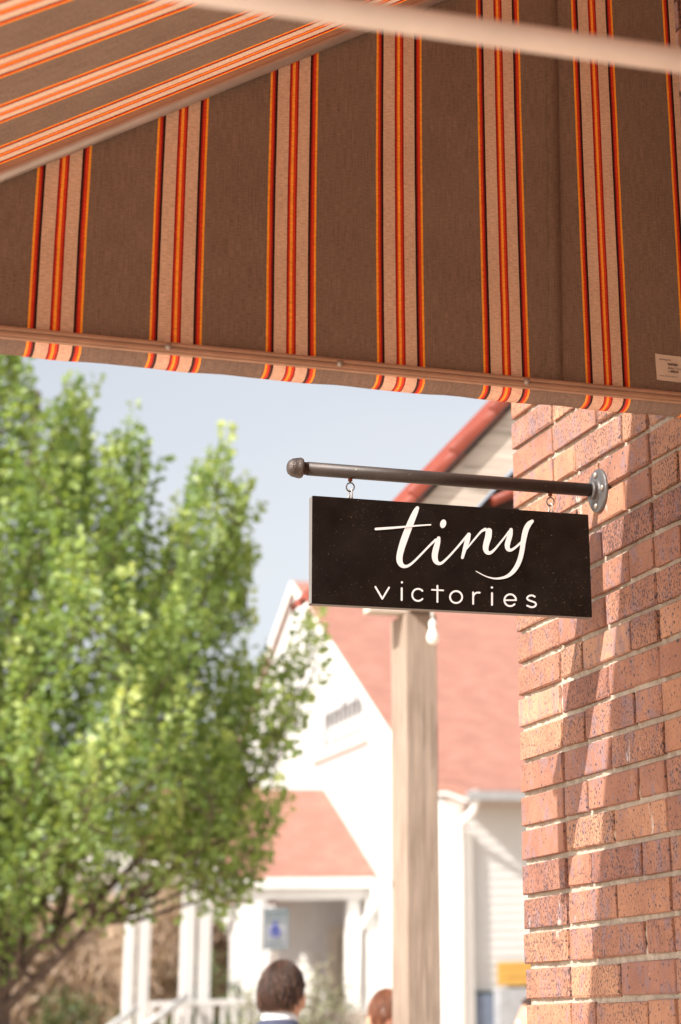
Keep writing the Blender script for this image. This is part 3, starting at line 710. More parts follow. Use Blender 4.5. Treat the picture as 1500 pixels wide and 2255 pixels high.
# entry porch: small gabled roof standing out from the front wall
YE = 33.0; ZE = 3.80; YTOP = 36.15; ZTOP = 5.57; XE = 6.2
bm = bmesh.new(); q = [(YE-.02, ZE), (YTOP, ZTOP), (YTOP+3.15, ZE), (YTOP+3.15, ZE-.12), (YTOP, ZTOP-.12), (YE-.02, ZE-.12)]
poly_prism(bm, [(XC-.004, y, z) for y, z in q], (XE-XC, 0, 0)); obj('porch_roof', bm, M['shingle'], ch)
bm = bmesh.new(); box(bm, XE, XC-.06, YE-.10, YE-.022, ZE-.19, ZE-.03, 0.01); obj('porch_gutter', bm, M['whitetrim'], ch)
bm = bmesh.new(); box(bm, XE+.1, XC-.01, YE+.05, YE+.35, ZE-.36, ZE-.13); obj('porch_beam', bm, M['whitetrim'], ch)
bm = bmesh.new(); c1, c2 = onY(763, 2000, 33.2), onY(790, 2000, 33.2); box(bm, c1.x, c2.x, 33.1, 33.3, 0, ZE-.36, 0.02); obj('porch_column', bm, M['whitetrim'], ch)
bm = bmesh.new(); w1, w2 = onX(508, 2000, 6.9), onX(572, 2000, 6.9); box(bm, 6.9, 7.0, w2.y, w1.y, 0, onX(540, 1990, 6.9).z, 0.01); obj('porch_side_wall', bm, M['white'], ch)
bm = bmesh.new(); box(bm, XC-.20, XC-.002, 33.0, 33.12, 0, ZE-.2, 0.02); ga = onY(826, 1950, YE-.1)
tube(bm, [ga, ga-Vector((0, 0, .3)), ga-Vector((.25, -.1, .7)), Vector((ga.x-.25, ga.y+.1, .3))], .05, 8); obj('porch_downspout', bm, M['whitetrim'], ch)
for (a, b) in ((34.6, 35.7),):
    bm = bmesh.new(); box(bm, XC-.05, XC-.002, a, b, .7, 3.1, 0.01); dd = obj('door', bm, M['door'], ch)
    bm = bmesh.new(); box(bm, XC-.058, XC-.052, a+.25, a+.42, 1.1, 2.9); o = obj('door_glass', bm, M['doordark'], ch); o.parent = dd; 
bm = bmesh.new(); lp = onY(699, 1958, 34.0); bmesh.ops.create_uvsphere(bm, u_segments=16, v_segments=10, radius=.10, matrix=Matrix.Translation(lp)); obj('porch_globe', bm, M['glass'], ch, smooth=True)
# window with a dark frame in the side wall, grey block added for the shade beside it
wA, wB = onY(1036, 2183, YC-.06), onY(1096, 2183, YC-.06)
bm = bmesh.new(); box(bm, wA.x, wB.x, YC-.07, YC-.03, 0.5, wA.z, 0.01); wd = obj('window', bm, M['darkgreen'], ch)
bm = bmesh.new(); box(bm, wA.x+.06, wB.x-.06, YC-.085, YC-.072, 0.6, wA.z-.05); o = obj('pane', bm, M['bluegrey'], ch); o.parent = wd
gy = thing('shade_block', 'plain grey cabinet added for shade on the white siding below the amber sign', 'block', (10.6, YC-.3, 0))
bm = bmesh.new(); gA = onY(1100, 2178, YC-.35); box(bm, gA.x, gA.x+1.6, YC-.35, YC-.10, 0, gA.z, 0.01); shade_slab = obj('body', bm, M['grey'], gy)  # grey box put in for the shade on the siding
bm = bmesh.new(); box(bm, gA.x+.05, gA.x+1.55, YC-.37, YC-.352, .1, gA.z-.1, 0.005); obj('door', bm, M['grey'], gy)  # front sheet of the same shade stand-in, no real door
ya_, yb_ = onY(1096, 2118, YC-.12), onY(1096, 2171, YC-.12)
M['ambertext'] = simple('amber_sign_text', (0.40, 0.21, 0.06), 0.7)
ys = thing('amber_sign', 'amber yellow rectangular sign on the white siding at the brick wall edge', 'sign', (ya_.x, YC-.1, yb_.z))
bm = bmesh.new(); box(bm, ya_.x, ya_.x+.85, YC-.12, YC-.09, yb_.z, ya_.z, 0.006); obj('panel', bm, M['yellow'], ys)
bm = bmesh.new(); rr = random.Random(9); xx = ya_.x+.14
while xx < ya_.x+.7:
    w_ = rr.uniform(.02, .05); box(bm, xx, xx+w_, YC-.125, YC-.122, yb_.z+.10, yb_.z+.135); obj('word', bm, M['ambertext'], ys); bm = bmesh.new(); xx += w_+.012
box(bm, ya_.x+.08, ya_.x+.75, YC-.124, YC-.1215, yb_.z+.24, yb_.z+.25); obj('text_line', bm, M['ambertext'], ys)

# ------------------------------------------------------------------ street furniture round the church
# reserved parking sign
d0 = 22.0
s1, s2 = dep(580, 1999, d0), dep(632, 2091, d0)
pk = thing('parking_sign', 'reserved parking sign with blue wheelchair symbol on a post behind the man', 'sign', ((s1.x+s2.x)/2, s1.y, 0))
bm = bmesh.new(); box(bm, s1.x, s2.x, s1.y-.004, s1.y, s2.z, s1.z, 0.0015); plt = obj('plate', bm, M['signwhite'], pk)
bm = bmesh.new(); hh = s1.z-s2.z; ww = s2.x-s1.x
for (a, b, c_, d_) in ((0, 1, .95, 1), (0, 1, 0, .05), (0, .06, .05, .95), (.94, 1, .05, .95), (.06, .94, .78, .90), (.15, .85, .64, .72), (.2, .8, .12, .2)):
    box(bm, s1.x+ww*a, s1.x+ww*b, s1.y-.0065, s1.y-.0045, s2.z+hh*c_, s2.z+hh*d_)
o = obj('green_lettering', bm, M['signgreen'], pk); o.parent = plt
bm = bmesh.new(); cx_, cz_ = s1.x+ww*.48, s2.z+hh*.46
torus(bm, (cx_, s1.y-.006, cz_-.02), (0, 1, 0), .045, .012); box(bm, cx_-.02, cx_+.012, s1.y-.01, s1.y-.005, cz_-.02, cz_+.06); box(bm, cx_-.03, cx_+.05, s1.y-.010, s1.y-.0055, cz_-.01, cz_+.015)
lathe(bm, (cx_, s1.y-.005, cz_+.078), (0, -1, 0), [(0, .018), (.004, .018)], 14)
o = obj('wheelchair_symbol', bm, M['signblue'], pk); o.parent = plt
bm = bmesh.new(); box(bm, (s1.x+s2.x)/2-.025, (s1.x+s2.x)/2+.025, s1.y+.002, s1.y+.03, 0, s1.z+.02); obj('post', bm, M['galv'], pk)
# porch of paired white columns, railing and steps
pg = thing('white_porch', 'paired white columns with a flat roof, half hidden by the tree', 'porch', (4.4, 27, 0))
YK = 27.5
for xa, xb in ((279, 299), (308, 331), (403, 430), (440, 465)):
    a, b = onY(xa, 2080, YK), onY(xb, 2080, YK); bm = bmesh.new(); box(bm, a.x, b.x, YK, YK+.15, 0, 3.45, 0.01)
    box(bm, a.x-.03, b.x+.03, YK-.03, YK+.18, 3.38, 3.5, 0.01)
    obj('column', bm, M['white'], pg)
a, b = onY(270, 2000, YK), onY(470, 2000, YK)
bm = bmesh.new(); box(bm, a.x-2, b.x+.1, YK-.1, YK+2.4, 3.51, 3.75); obj('flat_roof', bm, M['whitetrim'], pg)
a = onY(278, 2212, YK); b = onY(566, 2190, YK)
bm = bmesh.new(); box(bm, a.x-1.5, b.x, YK-.06, YK+2.4, 0, 0.75, .01); obj('deck', bm, M['white'], pg)
rl = thing('white_railing', 'white wooden railing along the church porch and steps', 'railing', (4.6, 27, 0))
bm = bmesh.new(); ra_, rb_ = onY(330, 2207, YK-.1), onY(570, 2190, YK-.1); zr = 1.78
box(bm, ra_.x, rb_.x+.1, YK-.14, YK-.08, zr, zr+.07, .01); obj('top_rail', bm, M['white'], rl)
xx = ra_.x; bm = bmesh.new()
while xx < rb_.x: box(bm, xx, xx+.045, YK-.13, YK-.09, .76, zr); xx += .16
o = obj('balusters', bm, M['white'], rl)
for (xa, ya1, xb, yb1) in ((410, 2195, 318, 2262), (300, 2222, 225, 2275)):
    a = onY(xa, ya1, YK-.2); b = onY(xb, yb1, YK-1.6); bm = bmesh.new(); tube(bm, [a, b], .045, 8); obj('stair_rail', bm, M['white'], rl)
rp = thing('access_ramp', 'white ramp parapet sloping down to the right behind the man', 'ramp', (8, 30.5, 0))
YRp = 29.8
for (xa, ya1, xb, yb1, th_) in ((560, 2205, 850, 2285, .07), (560, 2236, 850, 2316, .25)):
    a, b = onY(xa, ya1, YRp), onY(xb, yb1, YRp); bm = bmesh.new(); poly_prism(bm, [a, b, b-Vector((0, 0, th_)), a-Vector((0, 0, th_))], (0, .12, 0)); obj('parapet_board', bm, M['white'], rp)
bm = bmesh.new(); a, b = onY(560, 2195, YRp+.3), onY(850, 2195, YRp+.3); zt = a.z
box(bm, a.x, b.x, YRp+.3, YRp+.42, 0, zt-.25, .01); obj('ramp_wall', bm, M['tanline'], rp)
# far red brick building
fb = thing('brick_building', 'distant red brick building between the white columns and church porch', 'building', (9, 48, 0))
a, b = onY(440, 2000, 48), onY(530, 2000, 48)
bm = bmesh.new(); box(bm, a.x-3, b.x+1, 48, 56, 0, onY(480, 1975, 48).z); obj('wall', bm, M['redbrick'], fb)
bm = bmesh.new(); box(bm, a.x-3.2, b.x+1.2, 47.8, 56.2, onY(480, 1975, 48).z+.004, onY(480, 1955, 48).z); obj('roof', bm, M['grey'], fb)

# ------------------------------------------------------------------ vegetation
def leaf(bm, cl, p, d, s, tone, rr, wf=.42):
    """folded pointed leaf of size s at p, growing along d"""
    d = d.normalized(); a = Vector((rr.gauss(0, 1), rr.gauss(0, 1), rr.gauss(0, 1))); w = d.cross(a)
    if w.length < 1e-4: return
    w.normalize(); nrm = w.cross(d)
    pts = (p, p+d*s*.45+w*s*wf+nrm*s*.10, p+d*s*1.05-nrm*s*.05, p+d*s*.45-w*s*wf+nrm*s*.10)
    v = [bm.verts.new(q) for q in pts]
    for q in ((0, 1, 2), (0, 2, 3)):
        f = bm.faces.new([v[i] for i in q])
        for lp in f.loops: lp[cl] = (tone, tone, tone, 1)
def inpoly(x, y, P):
    c = False; j = len(P)-1
    for i in range(len(P)):
        if (P[i][1] > y) != (P[j][1] > y) and x < (P[j][0]-P[i][0])*(y-P[i][1])/(P[j][1]-P[i][1])+P[i][0]: c = not c
        j = i
    return c
def edist(x, y, P):
    m = 1e9
    for i in range(len(P)):
        a, b = P[i-1], P[i]; dx, dy = b[0]-a[0], b[1]-a[1]; t_ = max(0, min(1, ((x-a[0])*dx+(y-a[1])*dy)/(dx*dx+dy*dy+1e-9)))
        m = min(m, math.hypot(x-a[0]-dx*t_, y-a[1]-dy*t_))
    return m
TD = 14.0
rr = random.Random(21)
base = dep(-12, 2200, TD)
tree = thing('street_tree', 'bright green leafy tree with upswept plumes on the left', 'tree', (base.x, base.y, 0))
SIL = [(-60,560),(20,640),(60,770),(95,900),(130,860),(165,790),(195,880),(222,985),(245,900),(275,835),(300,905),(325,1010),(350,1110),(385,1085),(425,1010),(480,905),(500,985),(530,1060),(548,1200),(565,1300),(570,1400),(590,1480),(625,1380),(655,1300),(700,1345),(725,1430),(690,1560),(672,1620),(680,1665),(610,1690),(575,1740),(610,1790),(640,1850),(600,1895),(560,1945),(490,2000),(420,1985),(330,1975),(260,2000),(200,2010),(120,2040),(50,2095),(-60,2130)]
def plume_at(x, y, dd): return dep(x, y, TD) + (ray(x, y).normalized())*dd
plumes = []
tries = 0
while len(plumes) < 560 and tries < 20000:
    tries += 1
    x = rr.uniform(-60, 720); y = rr.uniform(560, 2120)
    if not inpoly(x, y, SIL): continue
    e = edist(x, y, SIL)
    if e < 18 and x > 0: continue
    ln = rr.uniform(.40, .95); up_px = ln*.66*F_PX/TD
    if not inpoly(x, y-up_px, SIL) or (edist(x, y-up_px*.8, SIL) < 8 and x > 0):
        ln *= .5; up_px *= .5
        if not inpoly(x, y-up_px, SIL): continue
    # keep a few open windows through the crown
    if any((x-a)**2/(r1*r1)+(y-b)**2/(r2*r2) < 1 and rr.random() < .96 for a, b, r1, r2 in ((336,1195,46,60),(331,1240,34,34),(173,1241,34,38),(62,1111,32,36),(379,1116,34,44),(192,1049,34,44),(299,1396,46,38),(223,1416,34,32),(486,1416,36,34),(91,1537,36,36),(203,1520,40,38),(142,1608,38,34),(20,1500,30,40),(560,1440,34,60),(30,1290,28,34),(250,1130,24,40),(430,1240,24,36),(450,1560,26,24),(340,1640,24,22),(640,1560,30,30))): continue
    rad = min(1.9, 0.004*e*1.6+0.15); dd = rr.uniform(-rad, rad)
    p = plume_at(x, y, dd); plumes.append((p, e, ln))
# the far half of the crown, beyond the left edge of the frame
right = list(plumes); bx = Vector((base.x, base.y, 0)); ax = Vector((AX_R.x, AX_R.y, 0)).normalized()
for p, e, ln in right[:260]:
    d = Vector((p.x, p.y, 0)) - bx; k = d.dot(ax)
    if k > 0.15: plumes.append((p - ax*(2*k)*rr.uniform(.85, 1.05) + Vector((0, 0, rr.uniform(-.3, .3))), e, ln))
trunk_pts = [Vector((base.x, base.y, 0)), Vector((base.x, base.y, 1.0)), Vector((base.x+.02, base.y, 1.75)), Vector((base.x-.02, base.y+.05, 2.7)), Vector((base.x+.06, base.y, 3.9)), Vector((base.x+.02, base.y, 5.2)), Vector((base.x+.05, base.y, 6.3))]
bm = bmesh.new(); tube(bm, cr([tuple(p)+(0,) for p in trunk_pts], 4) and [Vector(q[:3]) for q in cr([tuple(p)+(0,) for p in trunk_pts], 4)], [0.135-0.0045*i for i in range(25)], 12)
nodes = [(trunk_pts[2]+(trunk_pts[3]-trunk_pts[2])*k/3, .09) for k in range(3)] + [(trunk_pts[i], .09-.012*i) for i in range(3, 7)]
# the two limbs one sees below the crown
for pix in (((5, 2185), (60, 2110), (110, 2062), (165, 2015), (235, 1960), (320, 1880)), ((8, 2215), (75, 2160), (140, 2100), (200, 2035), (290, 1975), (400, 1900), (520, 1830)), ((120, 2060), (130, 2020), (160, 1900), (200, 1750))):
    pts = [dep(x, y, TD-0.05*i) for i, (x, y) in enumerate(pix)]; pts[0] = Vector((base.x, base.y, pts[0].z-.1)) if pix[0][0] < 50 else pts[0]
    tube(bm, pts, [0.044*(1-.12*i) for i in range(len(pts))], 8); nodes += [(p, .04) for p in pts[1:]]
plumes.sort(key=lambda q: (q[0]-trunk_pts[2]).length)
tops = []
for p, e, ln in plumes:
    best = min(nodes, key=lambda q: (q[0]-p).length + (max(0, q[0].z+.25-p.z))*2.5)
    a, ra = best; m1 = a.lerp(p, .5)+Vector((rr.uniform(-.08, .08), rr.uniform(-.08, .08), -.06)); r1 = max(.008, ra*.55)
    tube(bm, [a, m1, p], [r1, r1*.75, r1*.5], 5, cap=False); nodes.append((p, r1*.7)); tops.append((p, (p-a).normalized(), e, ln))
obj('trunk', bm, M['bark'], tree)
bm = bmesh.new(); cl = bm.loops.layers.color.new('tone')
outw = lambda p: (Vector((p.x-base.x, p.y-base.y, 0))).normalized() if (Vector((p.x-base.x, p.y-base.y, 0))).length > .05 else Vector((1, 0, 0))
for p, dr, e, ln in tops:
    visible = (p-CAM).dot(AX_R)/(p-CAM).dot(AX_F) > -0.31
    sm = .6 if e < 55 else 1.0
    g = (Vector((0, 0, 1))*1.0 + outw(p)*rr.uniform(.0, .5) + dr*.2 + Vector((rr.gauss(0, .15), rr.gauss(0, .15), 0))).normalized()
    ctone = rr.uniform(.05, .75); nl = int((96 if visible else 40)*(.35+ln)*sm); wd = rr.uniform(.06, .14)*sm
    for k in range(nl):
        t_ = rr.random()**.8; u, v = frame_of(g); an = rr.uniform(0, 6.283); rad = wd*(1-t_*.8)*math.sqrt(rr.random())*1.35*(1.6 if rr.random() < .15 else 1)
        q = p + g*(ln*(t_-.35)) + u*math.cos(an)*rad + v*math.sin(an)*rad
        dl = (u*math.cos(an)+v*math.sin(an))*1.0 + g*.35 + Vector((0, 0, rr.uniform(-.9, .3)))
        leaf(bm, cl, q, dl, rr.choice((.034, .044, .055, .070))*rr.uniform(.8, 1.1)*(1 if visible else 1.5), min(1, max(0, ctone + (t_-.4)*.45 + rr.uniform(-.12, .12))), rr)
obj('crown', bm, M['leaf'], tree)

def bush(name, label, cat, px, py, depth, w, h, n, mat, group=None, size=.07, twiggy=False, stems=14, seed=1):
    rr = random.Random(seed); b = dep(px, py, depth); b = Vector((b.x, b.y, 0)); o = thing(name, label, cat, b, group)
    bm = bmesh.new(); tips = []
    for i in range(stems):
        a = rr.uniform(0, 6.283); sp = rr.random()**.6; tip = b + Vector((math.cos(a)*w*.5*sp, math.sin(a)*w*.5*sp, h*rr.uniform(.7, 1)*(1-.3*sp)))
        m1 = b.lerp(tip, .45) + Vector((math.cos(a), math.sin(a), 0))*-.04*w; tube(bm, [b+Vector((math.cos(a), math.sin(a), 0))*.05, m1, tip], [.022, .014, .004], 4, cap=False); tips.append((m1, tip))
        for j in range(5 if twiggy else 1):
            s_ = m1.lerp(tip, rr.random()); e_ = s_ + Vector((rr.gauss(0, .2)*w*.4, rr.gauss(0, .2)*w*.4, rr.uniform(.2, .6)*h*.35)); tube(bm, [s_, e_], [.008, .002], 3, cap=False); tips.append((s_, e_))
    obj('stems', bm, M['dryleaf'] if twiggy else M['bark'], o)
    bm2 = bmesh.new(); cl = bm2.loops.layers.color.new('tone'); ct = {i: rr.uniform(.1, .8) for i in range(len(tips))}
    for k in range(n):
        i = rr.randrange(len(tips)); a_, b_ = tips[i]; p = a_.lerp(b_, rr.uniform(.1, 1.05)) + Vector((rr.gauss(0, 1), rr.gauss(0, 1), rr.gauss(0, .8)))*w*.075
        if p.z < .02: continue
        leaf(bm2, cl, p, Vector((rr.gauss(0, .6), rr.gauss(0, .6), 1.0 if twiggy else rr.gauss(.2, .6))), size*rr.uniform(.6, 1.3)*(2.6 if twiggy else 1), min(1, max(0, ct[i]+rr.uniform(-.15, .15))), rr, .13 if twiggy else .42)
    obj('foliage', bm2, mat, o); 
    for ch_ in o.children: 
        if ch_.name.startswith('stems') and twiggy:
            me = ch_.data; ca = me.color_attributes.new('tone', 'BYTE_COLOR', 'CORNER')
            for c_ in ca.data: c_.color = (.5, .5, .5, 1)
    return o
TG = 'bare tan shrubs behind the tree trunk'
for i, (x, w, h, lb) in enumerate(((-70, 3.4, 3.7, 'bare tan shrub at the left edge behind the tree trunk'), (85, 3.2, 3.6, 'pale tan shrub seen just right of the tree trunk'), (215, 3.2, 3.9, 'tan bare shrub under the low tree limbs'),
                                (345, 2.8, 3.9, 'brown bare shrub seen between the two pairs of white columns'), (400, 2.6, 3.6, 'bare brown shrub hidden behind the right column pair'))):
    bush('bare_shrub', lb, 'shrub', x, 2200, 33+1.1*(i % 3), w, h, 9000, M['dryleaf'], TG, .085, True, 26, 40+i)
for i, (x, w, h, lb) in enumerate(((170, 1.9, 2.2, 'green bush in front of the tan shrubs left of the columns'), (375, 1.6, 2.3, 'low green bush between the pairs of white columns'), (490, 1.5, 2.5, 'green bush in front of the far red brick wall'), (120, 1.1, 1.6, 'small green bush nearest the tree trunk'))):
    bush('green_shrub', lb, 'shrub', x, 2215, 30.5+.4*i, w, h, 2600, M['shrubleaf'], None, .07, False, 12, 60+i)
bush('flowering_shrub', 'pale flowering shrub behind the man, right of the parking sign', 'shrub', 720, 2190, 24.0, 1.6, 2.55, 1500, M['paleleaf'], None, .055, False, 14, 71)
bush('flowering_shrub', 'pale flowering shrub in front of the white wall, left of the parking sign', 'shrub', 560, 2190, 24.6, 1.1, 2.35, 900, M['paleleaf'], None, .05, False, 10, 72)
# far tree line closing the horizon
bm = bmesh.new(); cl = bm.loops.layers.color.new('tone'); rr = random.Random(5)
for k in range(30000):
    a = rr.uniform(R(-75), R(45)); D_ = 75+rr.uniform(-7, 7); hh = 6+2.0*noise.noise(Vector((a*9, 0, 0)))+1.2*noise.noise(Vector((a*31, 3, 0)))
    p = Vector((math.sin(a)*D_, math.cos(a)*D_, hh*rr.random()**.7)); leaf(bm, cl, p, Vector((rr.gauss(0, 1), rr.gauss(0, 1), rr.gauss(0, 1))), rr.uniform(.5, 1.0), rr.random(), rr)
o = obj('far_tree_line', bm, M['dryleaf']); o['kind'] = 'stuff'; o['label'] = 'far line of trees closing the horizon'; o['category'] = 'trees'

# ------------------------------------------------------------------ people
M['skin'] = simple('skin', (0.56,0.30,0.20), 0.5, var=0.06, scale=12)
def hairmat(name, a, b):
    m = N(name, 0.42, 0.5); g = m.n('ShaderNodeNewGeometry'); m.col(m.ramp(g.outputs['Random Per Island'], [(0.1, a), (0.6, tuple((x+y)/2 for x, y in zip(a, b))), (1, b)])); return m.m
M['hair_brown'] = hairmat('dark_brown_hair', (0.012,0.006,0.004), (0.15,0.068,0.040))
M['hair_auburn'] = hairmat('auburn_hair', (0.10,0.030,0.014), (0.34,0.125,0.055))
M['suit'] = simple('navy_suit', (0.045,0.050,0.085), 0.8, var=0.15, scale=60)
M['shirt'] = simple('white_shirt', (0.78,0.76,0.74), 0.7, var=0.02)
M['dress'] = simple('peach_dress', (0.55,0.36,0.28), 0.8)
M['shoe'] = simple('dark_leather', (0.03,0.02,0.015), 0.4)
def remesh(name, bm, voxel, mat, parent, smooth=6, matrix=None):
    me = bpy.data.meshes.new(name+'_raw'); bm.to_mesh(me); bm.free(); o = bpy.data.objects.new(name+'_raw', me); C.objects.link(o)
    md = o.modifiers.new('r', 'REMESH'); md.mode = 'VOXEL'; md.voxel_size = voxel
    if smooth: s = o.modifiers.new('s', 'SMOOTH'); s.iterations = smooth; s.factor = .5
    bpy.context.view_layer.update(); dg = bpy.context.evaluated_depsgraph_get(); me2 = bpy.data.meshes.new_from_object(o.evaluated_get(dg)); bpy.data.objects.remove(o); bpy.data.meshes.remove(me)
    me2.materials.clear(); me2.materials.append(mat)
    for p in me2.polygons: p.use_smooth = True
    me2.name = name; r = bpy.data.objects.new(name, me2); C.objects.link(r); r.parent = parent; return r
def ell(bm, c, rx, ry, rz, seg=20, rot=None):
    m = Matrix.Translation(c) @ (rot or Matrix()) @ Matrix.Diagonal((rx, ry, rz, 1)); bmesh.ops.create_uvsphere(bm, u_segments=seg, v_segments=seg//2+2, radius=1, matrix=m)
def limb(bm, pts, rads): tube(bm, pts, rads, 14); [ell(bm, Vector(p), r, r, r, 12) for p, r in zip(pts, rads)]
def hand(bm, wrist, side, down=Vector((0, 0, -1))):
    w = Vector(wrist); ell(bm, w+down*.045, .016, .040, .048, 12)
    for k, (ln, yo) in enumerate(((.070, .028), (.080, .010), (.075, -.010), (.058, -.028))):
        a = w+down*.085+Vector((0, yo, 0)); b = a+down*ln*.5+Vector((-side*.006, 0, 0)); c = b+down*ln*.45+Vector((-side*.018, 0, 0)); limb(bm, [a, b, c], [.0095, .0088, .0075])
    a = w+down*.03+Vector((0, .035, 0)); b = a+down*.035+Vector((-side*.006, .022, 0)); c = b+down*.035+Vector((-side*.010, .004, 0)); limb(bm, [a, b, c], [.011, .010, .0085])
def person(label, pos, heading, height, hair, style, outfit, skirt=False):
    """local frame: facing +Y, X to the person's right side"""
    S = height/1.80; o = thing('person', label, 'person', (pos[0], pos[1], 0), None, heading); o.scale = (S, S, S)
    bm = bmesh.new(); HC = Vector((0, .012, 1.675))
    ell(bm, HC, .074, .094, .112, 28); ell(bm, HC+Vector((0, .018, -.045)), .058, .070, .075, 20); ell(bm, HC+Vector((0, .070, -.085)), .026, .024, .022)      # skull, jaw, chin
    ell(bm, HC+Vector((0, .100, -.022)), .011, .016, .020); limb(bm, [HC+Vector((0, .092, .012)), HC+Vector((0, .104, -.022))], [.008, .011])                  # nose
    for s in (-1, 1):
        ell(bm, HC+Vector((s*.081, -.004, -.014)), .011, .021, .033, 12); ell(bm, HC+Vector((s*.030, .083, .022)), .022, .012, .006, 10); ell(bm, HC+Vector((s*.045, .060, -.030)), .022, .025, .022, 10)
    ell(bm, HC+Vector((0, .090, -.054)), .024, .010, .005, 10); ell(bm, HC+Vector((0, .089, -.063)), .020, .010, .006, 10)
    limb(bm, [(0, -.010, 1.60), (0, -.018, 1.53), (0, -.02, 1.46)], [.056, .058, .075])
    sh = .185 if not skirt else .165
    limb(bm, [(-sh, -.02, 1.44), (0, -.02, 1.47), (sh, -.02, 1.44)], [.060, .085, .060])
    ell(bm, Vector((0, -.005, 1.30)), .165 if not skirt else .145, .110, .19); ell(bm, Vector((0, 0, 1.10)), .135, .10, .16); ell(bm, Vector((0, 0, .95)), .165, .115, .13)
    for s in (-1, 1):
        limb(bm, [(s*sh, -.02, 1.43), (s*(sh+.045), -.03, 1.14), (s*(sh+.055), .02, .90)], [.052, .040, .027]); hand(bm, (s*(sh+.056), .025, .875), s)
        limb(bm, [(s*.09, 0, .92), (s*.10, .01, .50), (s*.10, -.01, .09)], [.085, .058, .040]); limb(bm, [(s*.10, -.03, .04), (s*.105, .10, .028), (s*.11, .17, .022)], [.038, .034, .024])
    body = remesh('body', bm, .0075, M['skin'], o, 4)
    for s in (-1, 1):   # eyes
        bm = bmesh.new(); ell(bm, HC+Vector((s*.031, .082, .004)), .0125, .0125, .0125, 12); obj('eye', bm, M['shirt'], body, True, True)
    # hair: a close cap plus locks combed from the whorl
    bm = bmesh.new(); rr = random.Random(int(height*1000)+len(label)); cap = []
    def surf(th_, ph, lift): return HC + Vector((math.sin(th_)*math.sin(ph)*(.0765+lift), -math.sin(th_)*math.cos(ph)*(.098+lift)-.002, math.cos(th_)*(.116+lift)))
    def hairline(ph):   # ph=0 at the back of the head, pi at the face
        a = abs(((ph+math.pi) % (2*math.pi))-math.pi)
        return R(110) if a < R(50) else (R(110)-(a-R(50))*.95 if a < R(100) else max(R(38), R(62)-(a-R(100))*.9))
    n_ph, n_th = 40, 14; grid = []
    for i in range(n_ph):
        ph = 2*math.pi*i/n_ph; grid.append([bm.verts.new(surf(max(.02, hairline(ph)*j/n_th), ph, .006)) for j in range(n_th+1)])
    for i in range(n_ph):
        a, b = grid[i], grid[(i+1) % n_ph]
        for j in range(n_th): bm.faces.new((a[j], b[j], b[j+1], a[j+1])).smooth = True
    whorl = (R(25), R(20))
    for k in range(3600 if style == 'short' else 3000):
        ph = rr.uniform(0, 2*math.pi); t0 = rr.uniform(0.0, .92)*hairline(ph); ln = rr.uniform(.28, .55); lift = rr.uniform(.004, .011); w_ = rr.uniform(.0006, .0015); dph = rr.gauss(.10, .16)
        pts = []
        for j in range(6):
            tt = min(t0+ln*j/5, hairline(ph)+.06); pts.append(surf(tt, ph+dph*j/5*(1/(.4+math.sin(max(.15, tt)))), lift+.004*math.sin(j*.8+k) - (.005 if j == 5 else 0)))
        if (pts[-1]-pts[0]).length < .015: continue
        tube(bm, pts, [w_*.4, w_, w_, w_*.9, w_*.6, w_*.15], 4, cap=False)
    if style == 'bun':
        for k in range(420):
            a = rr.uniform(0, 6.283); b0 = rr.uniform(-.9, .9); c = HC+Vector((0, -.112, -.045)); pts = []
            for j in range(6):
                aa = a+j*.35; rb = .045*math.cos(b0); pts.append(c+Vector((math.cos(aa)*rb, -.01+.035*math.sin(b0*1.2)-.02, math.sin(aa)*rb)))
            tube(bm, pts, [.001, .003, .0032, .003, .002, .001], 4, cap=False)
        for k in range(60):
            s = rr.choice((-1, 1)); x0 = HC+Vector((s*.070, .03+rr.uniform(-.02, .02), .0)); pts = [x0+Vector((s*.010*math.sin(j*1.1), rr.uniform(-.003, .003), -.028*j)) for j in range(6)]; tube(bm, pts, [.002, .0025, .0022, .002, .0015, .0008], 4, cap=False)
    obj('hair', bm, hair, body, False, True)
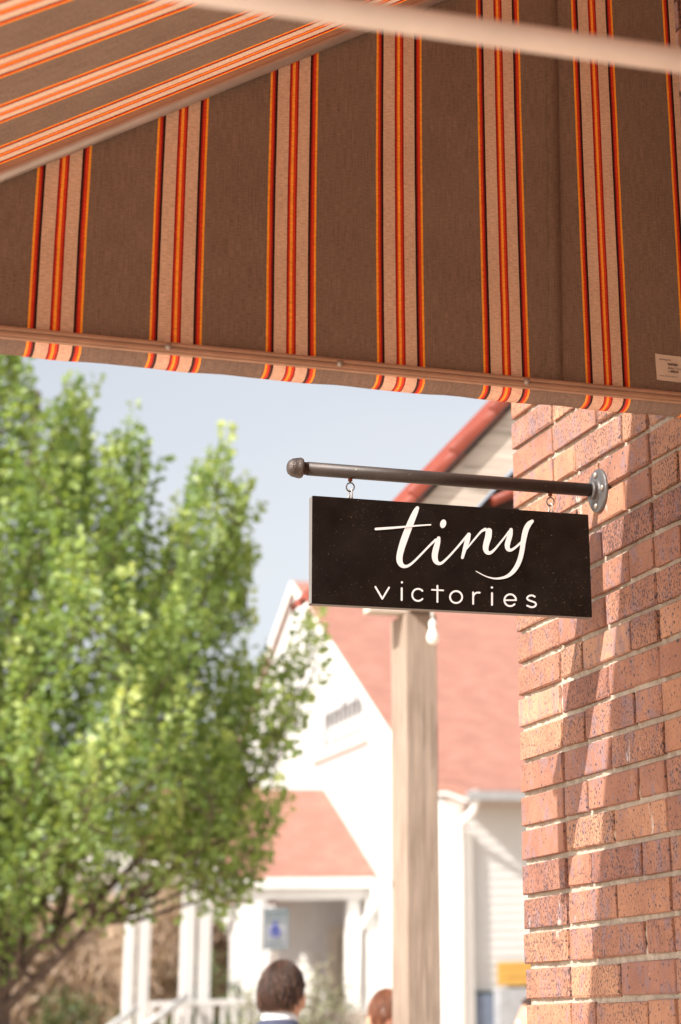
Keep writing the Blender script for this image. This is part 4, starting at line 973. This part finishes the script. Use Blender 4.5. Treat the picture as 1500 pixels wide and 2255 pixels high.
    # clothes
    if not skirt:
        bm = bmesh.new(); limb(bm, [(-sh-.008, -.02, 1.435), (-.08, -.022, 1.49), (.08, -.022, 1.49), (sh+.008, -.02, 1.435)], [.070, .062, .062, .070])
        ell(bm, Vector((0, -.036, 1.553)), .094, .082, .060); ell(bm, Vector((0, -.008, 1.29)), .190, .130, .20); ell(bm, Vector((0, 0, 1.08)), .165, .125, .20); limb(bm, [(-.04, 0, .92), (.04, 0, .92)], [.150, .150])
        for s in (-1, 1): limb(bm, [(s*sh, -.02, 1.43), (s*(sh+.045), -.03, 1.14), (s*(sh+.055), .02, .905)], [.064, .054, .042])
        remesh('jacket', bm, .009, outfit, o, 5)
        bm = bmesh.new(); lathe(bm, (0, -.024, 1.566), (0, .30, 1), [(0, .070), (.012, .068), (.046, .063), (.048, .060), (.006, .062)], 28); obj('shirt_collar', bm, M['shirt'], o, True, True)
        bm = bmesh.new()
        for s in (-1, 1): limb(bm, [(s*.085, 0, .90), (s*.10, .01, .50), (s*.10, -.01, .07)], [.105, .080, .066])
        remesh('trousers', bm, .010, outfit, o, 5)
    else:
        bm = bmesh.new(); ell(bm, Vector((0, -.005, 1.24)), .158, .122, .16); limb(bm, [(0, 0, 1.10), (0, 0, .95), (0, 0, .60)], [.130, .165, .22]); remesh('dress', bm, .009, outfit, o, 5)
        for s in (-1, 1): bm = bmesh.new(); tube(bm, [(s*.09, .07, 1.34), (s*.095, .0, 1.505), (s*.09, -.09, 1.36)], .008, 6); obj('strap', bm, outfit, o, True, True)
    bm = bmesh.new()
    for s in (-1, 1): limb(bm, [(s*.10, -.035, .045), (s*.105, .10, .035), (s*.11, .18, .028)], [.047, .043, .032])
    remesh('shoes', bm, .008, M['shoe'], o, 3)
    return o
pm = dep(619, 2165, 7.15); person('man with short dark brown hair in a navy suit and white shirt, seen from behind', (pm.x, pm.y), R(-34), 1.795, M['hair_brown'], 'short', M['suit'])
pw = dep(852, 2215, 8.35); person('woman with pinned up auburn hair, half hidden behind the wooden post', (pw.x, pw.y), R(-5), 1.70, M['hair_auburn'], 'bun', M['dress'], True)
p3 = dep(1184, 2230, 9.3); person('person with brown hair, mostly hidden behind the edge of the brick wall', (p3.x, p3.y), R(62), 1.66, M['hair_brown'], 'short', M['suit'])
bpy.context.view_layer.update()
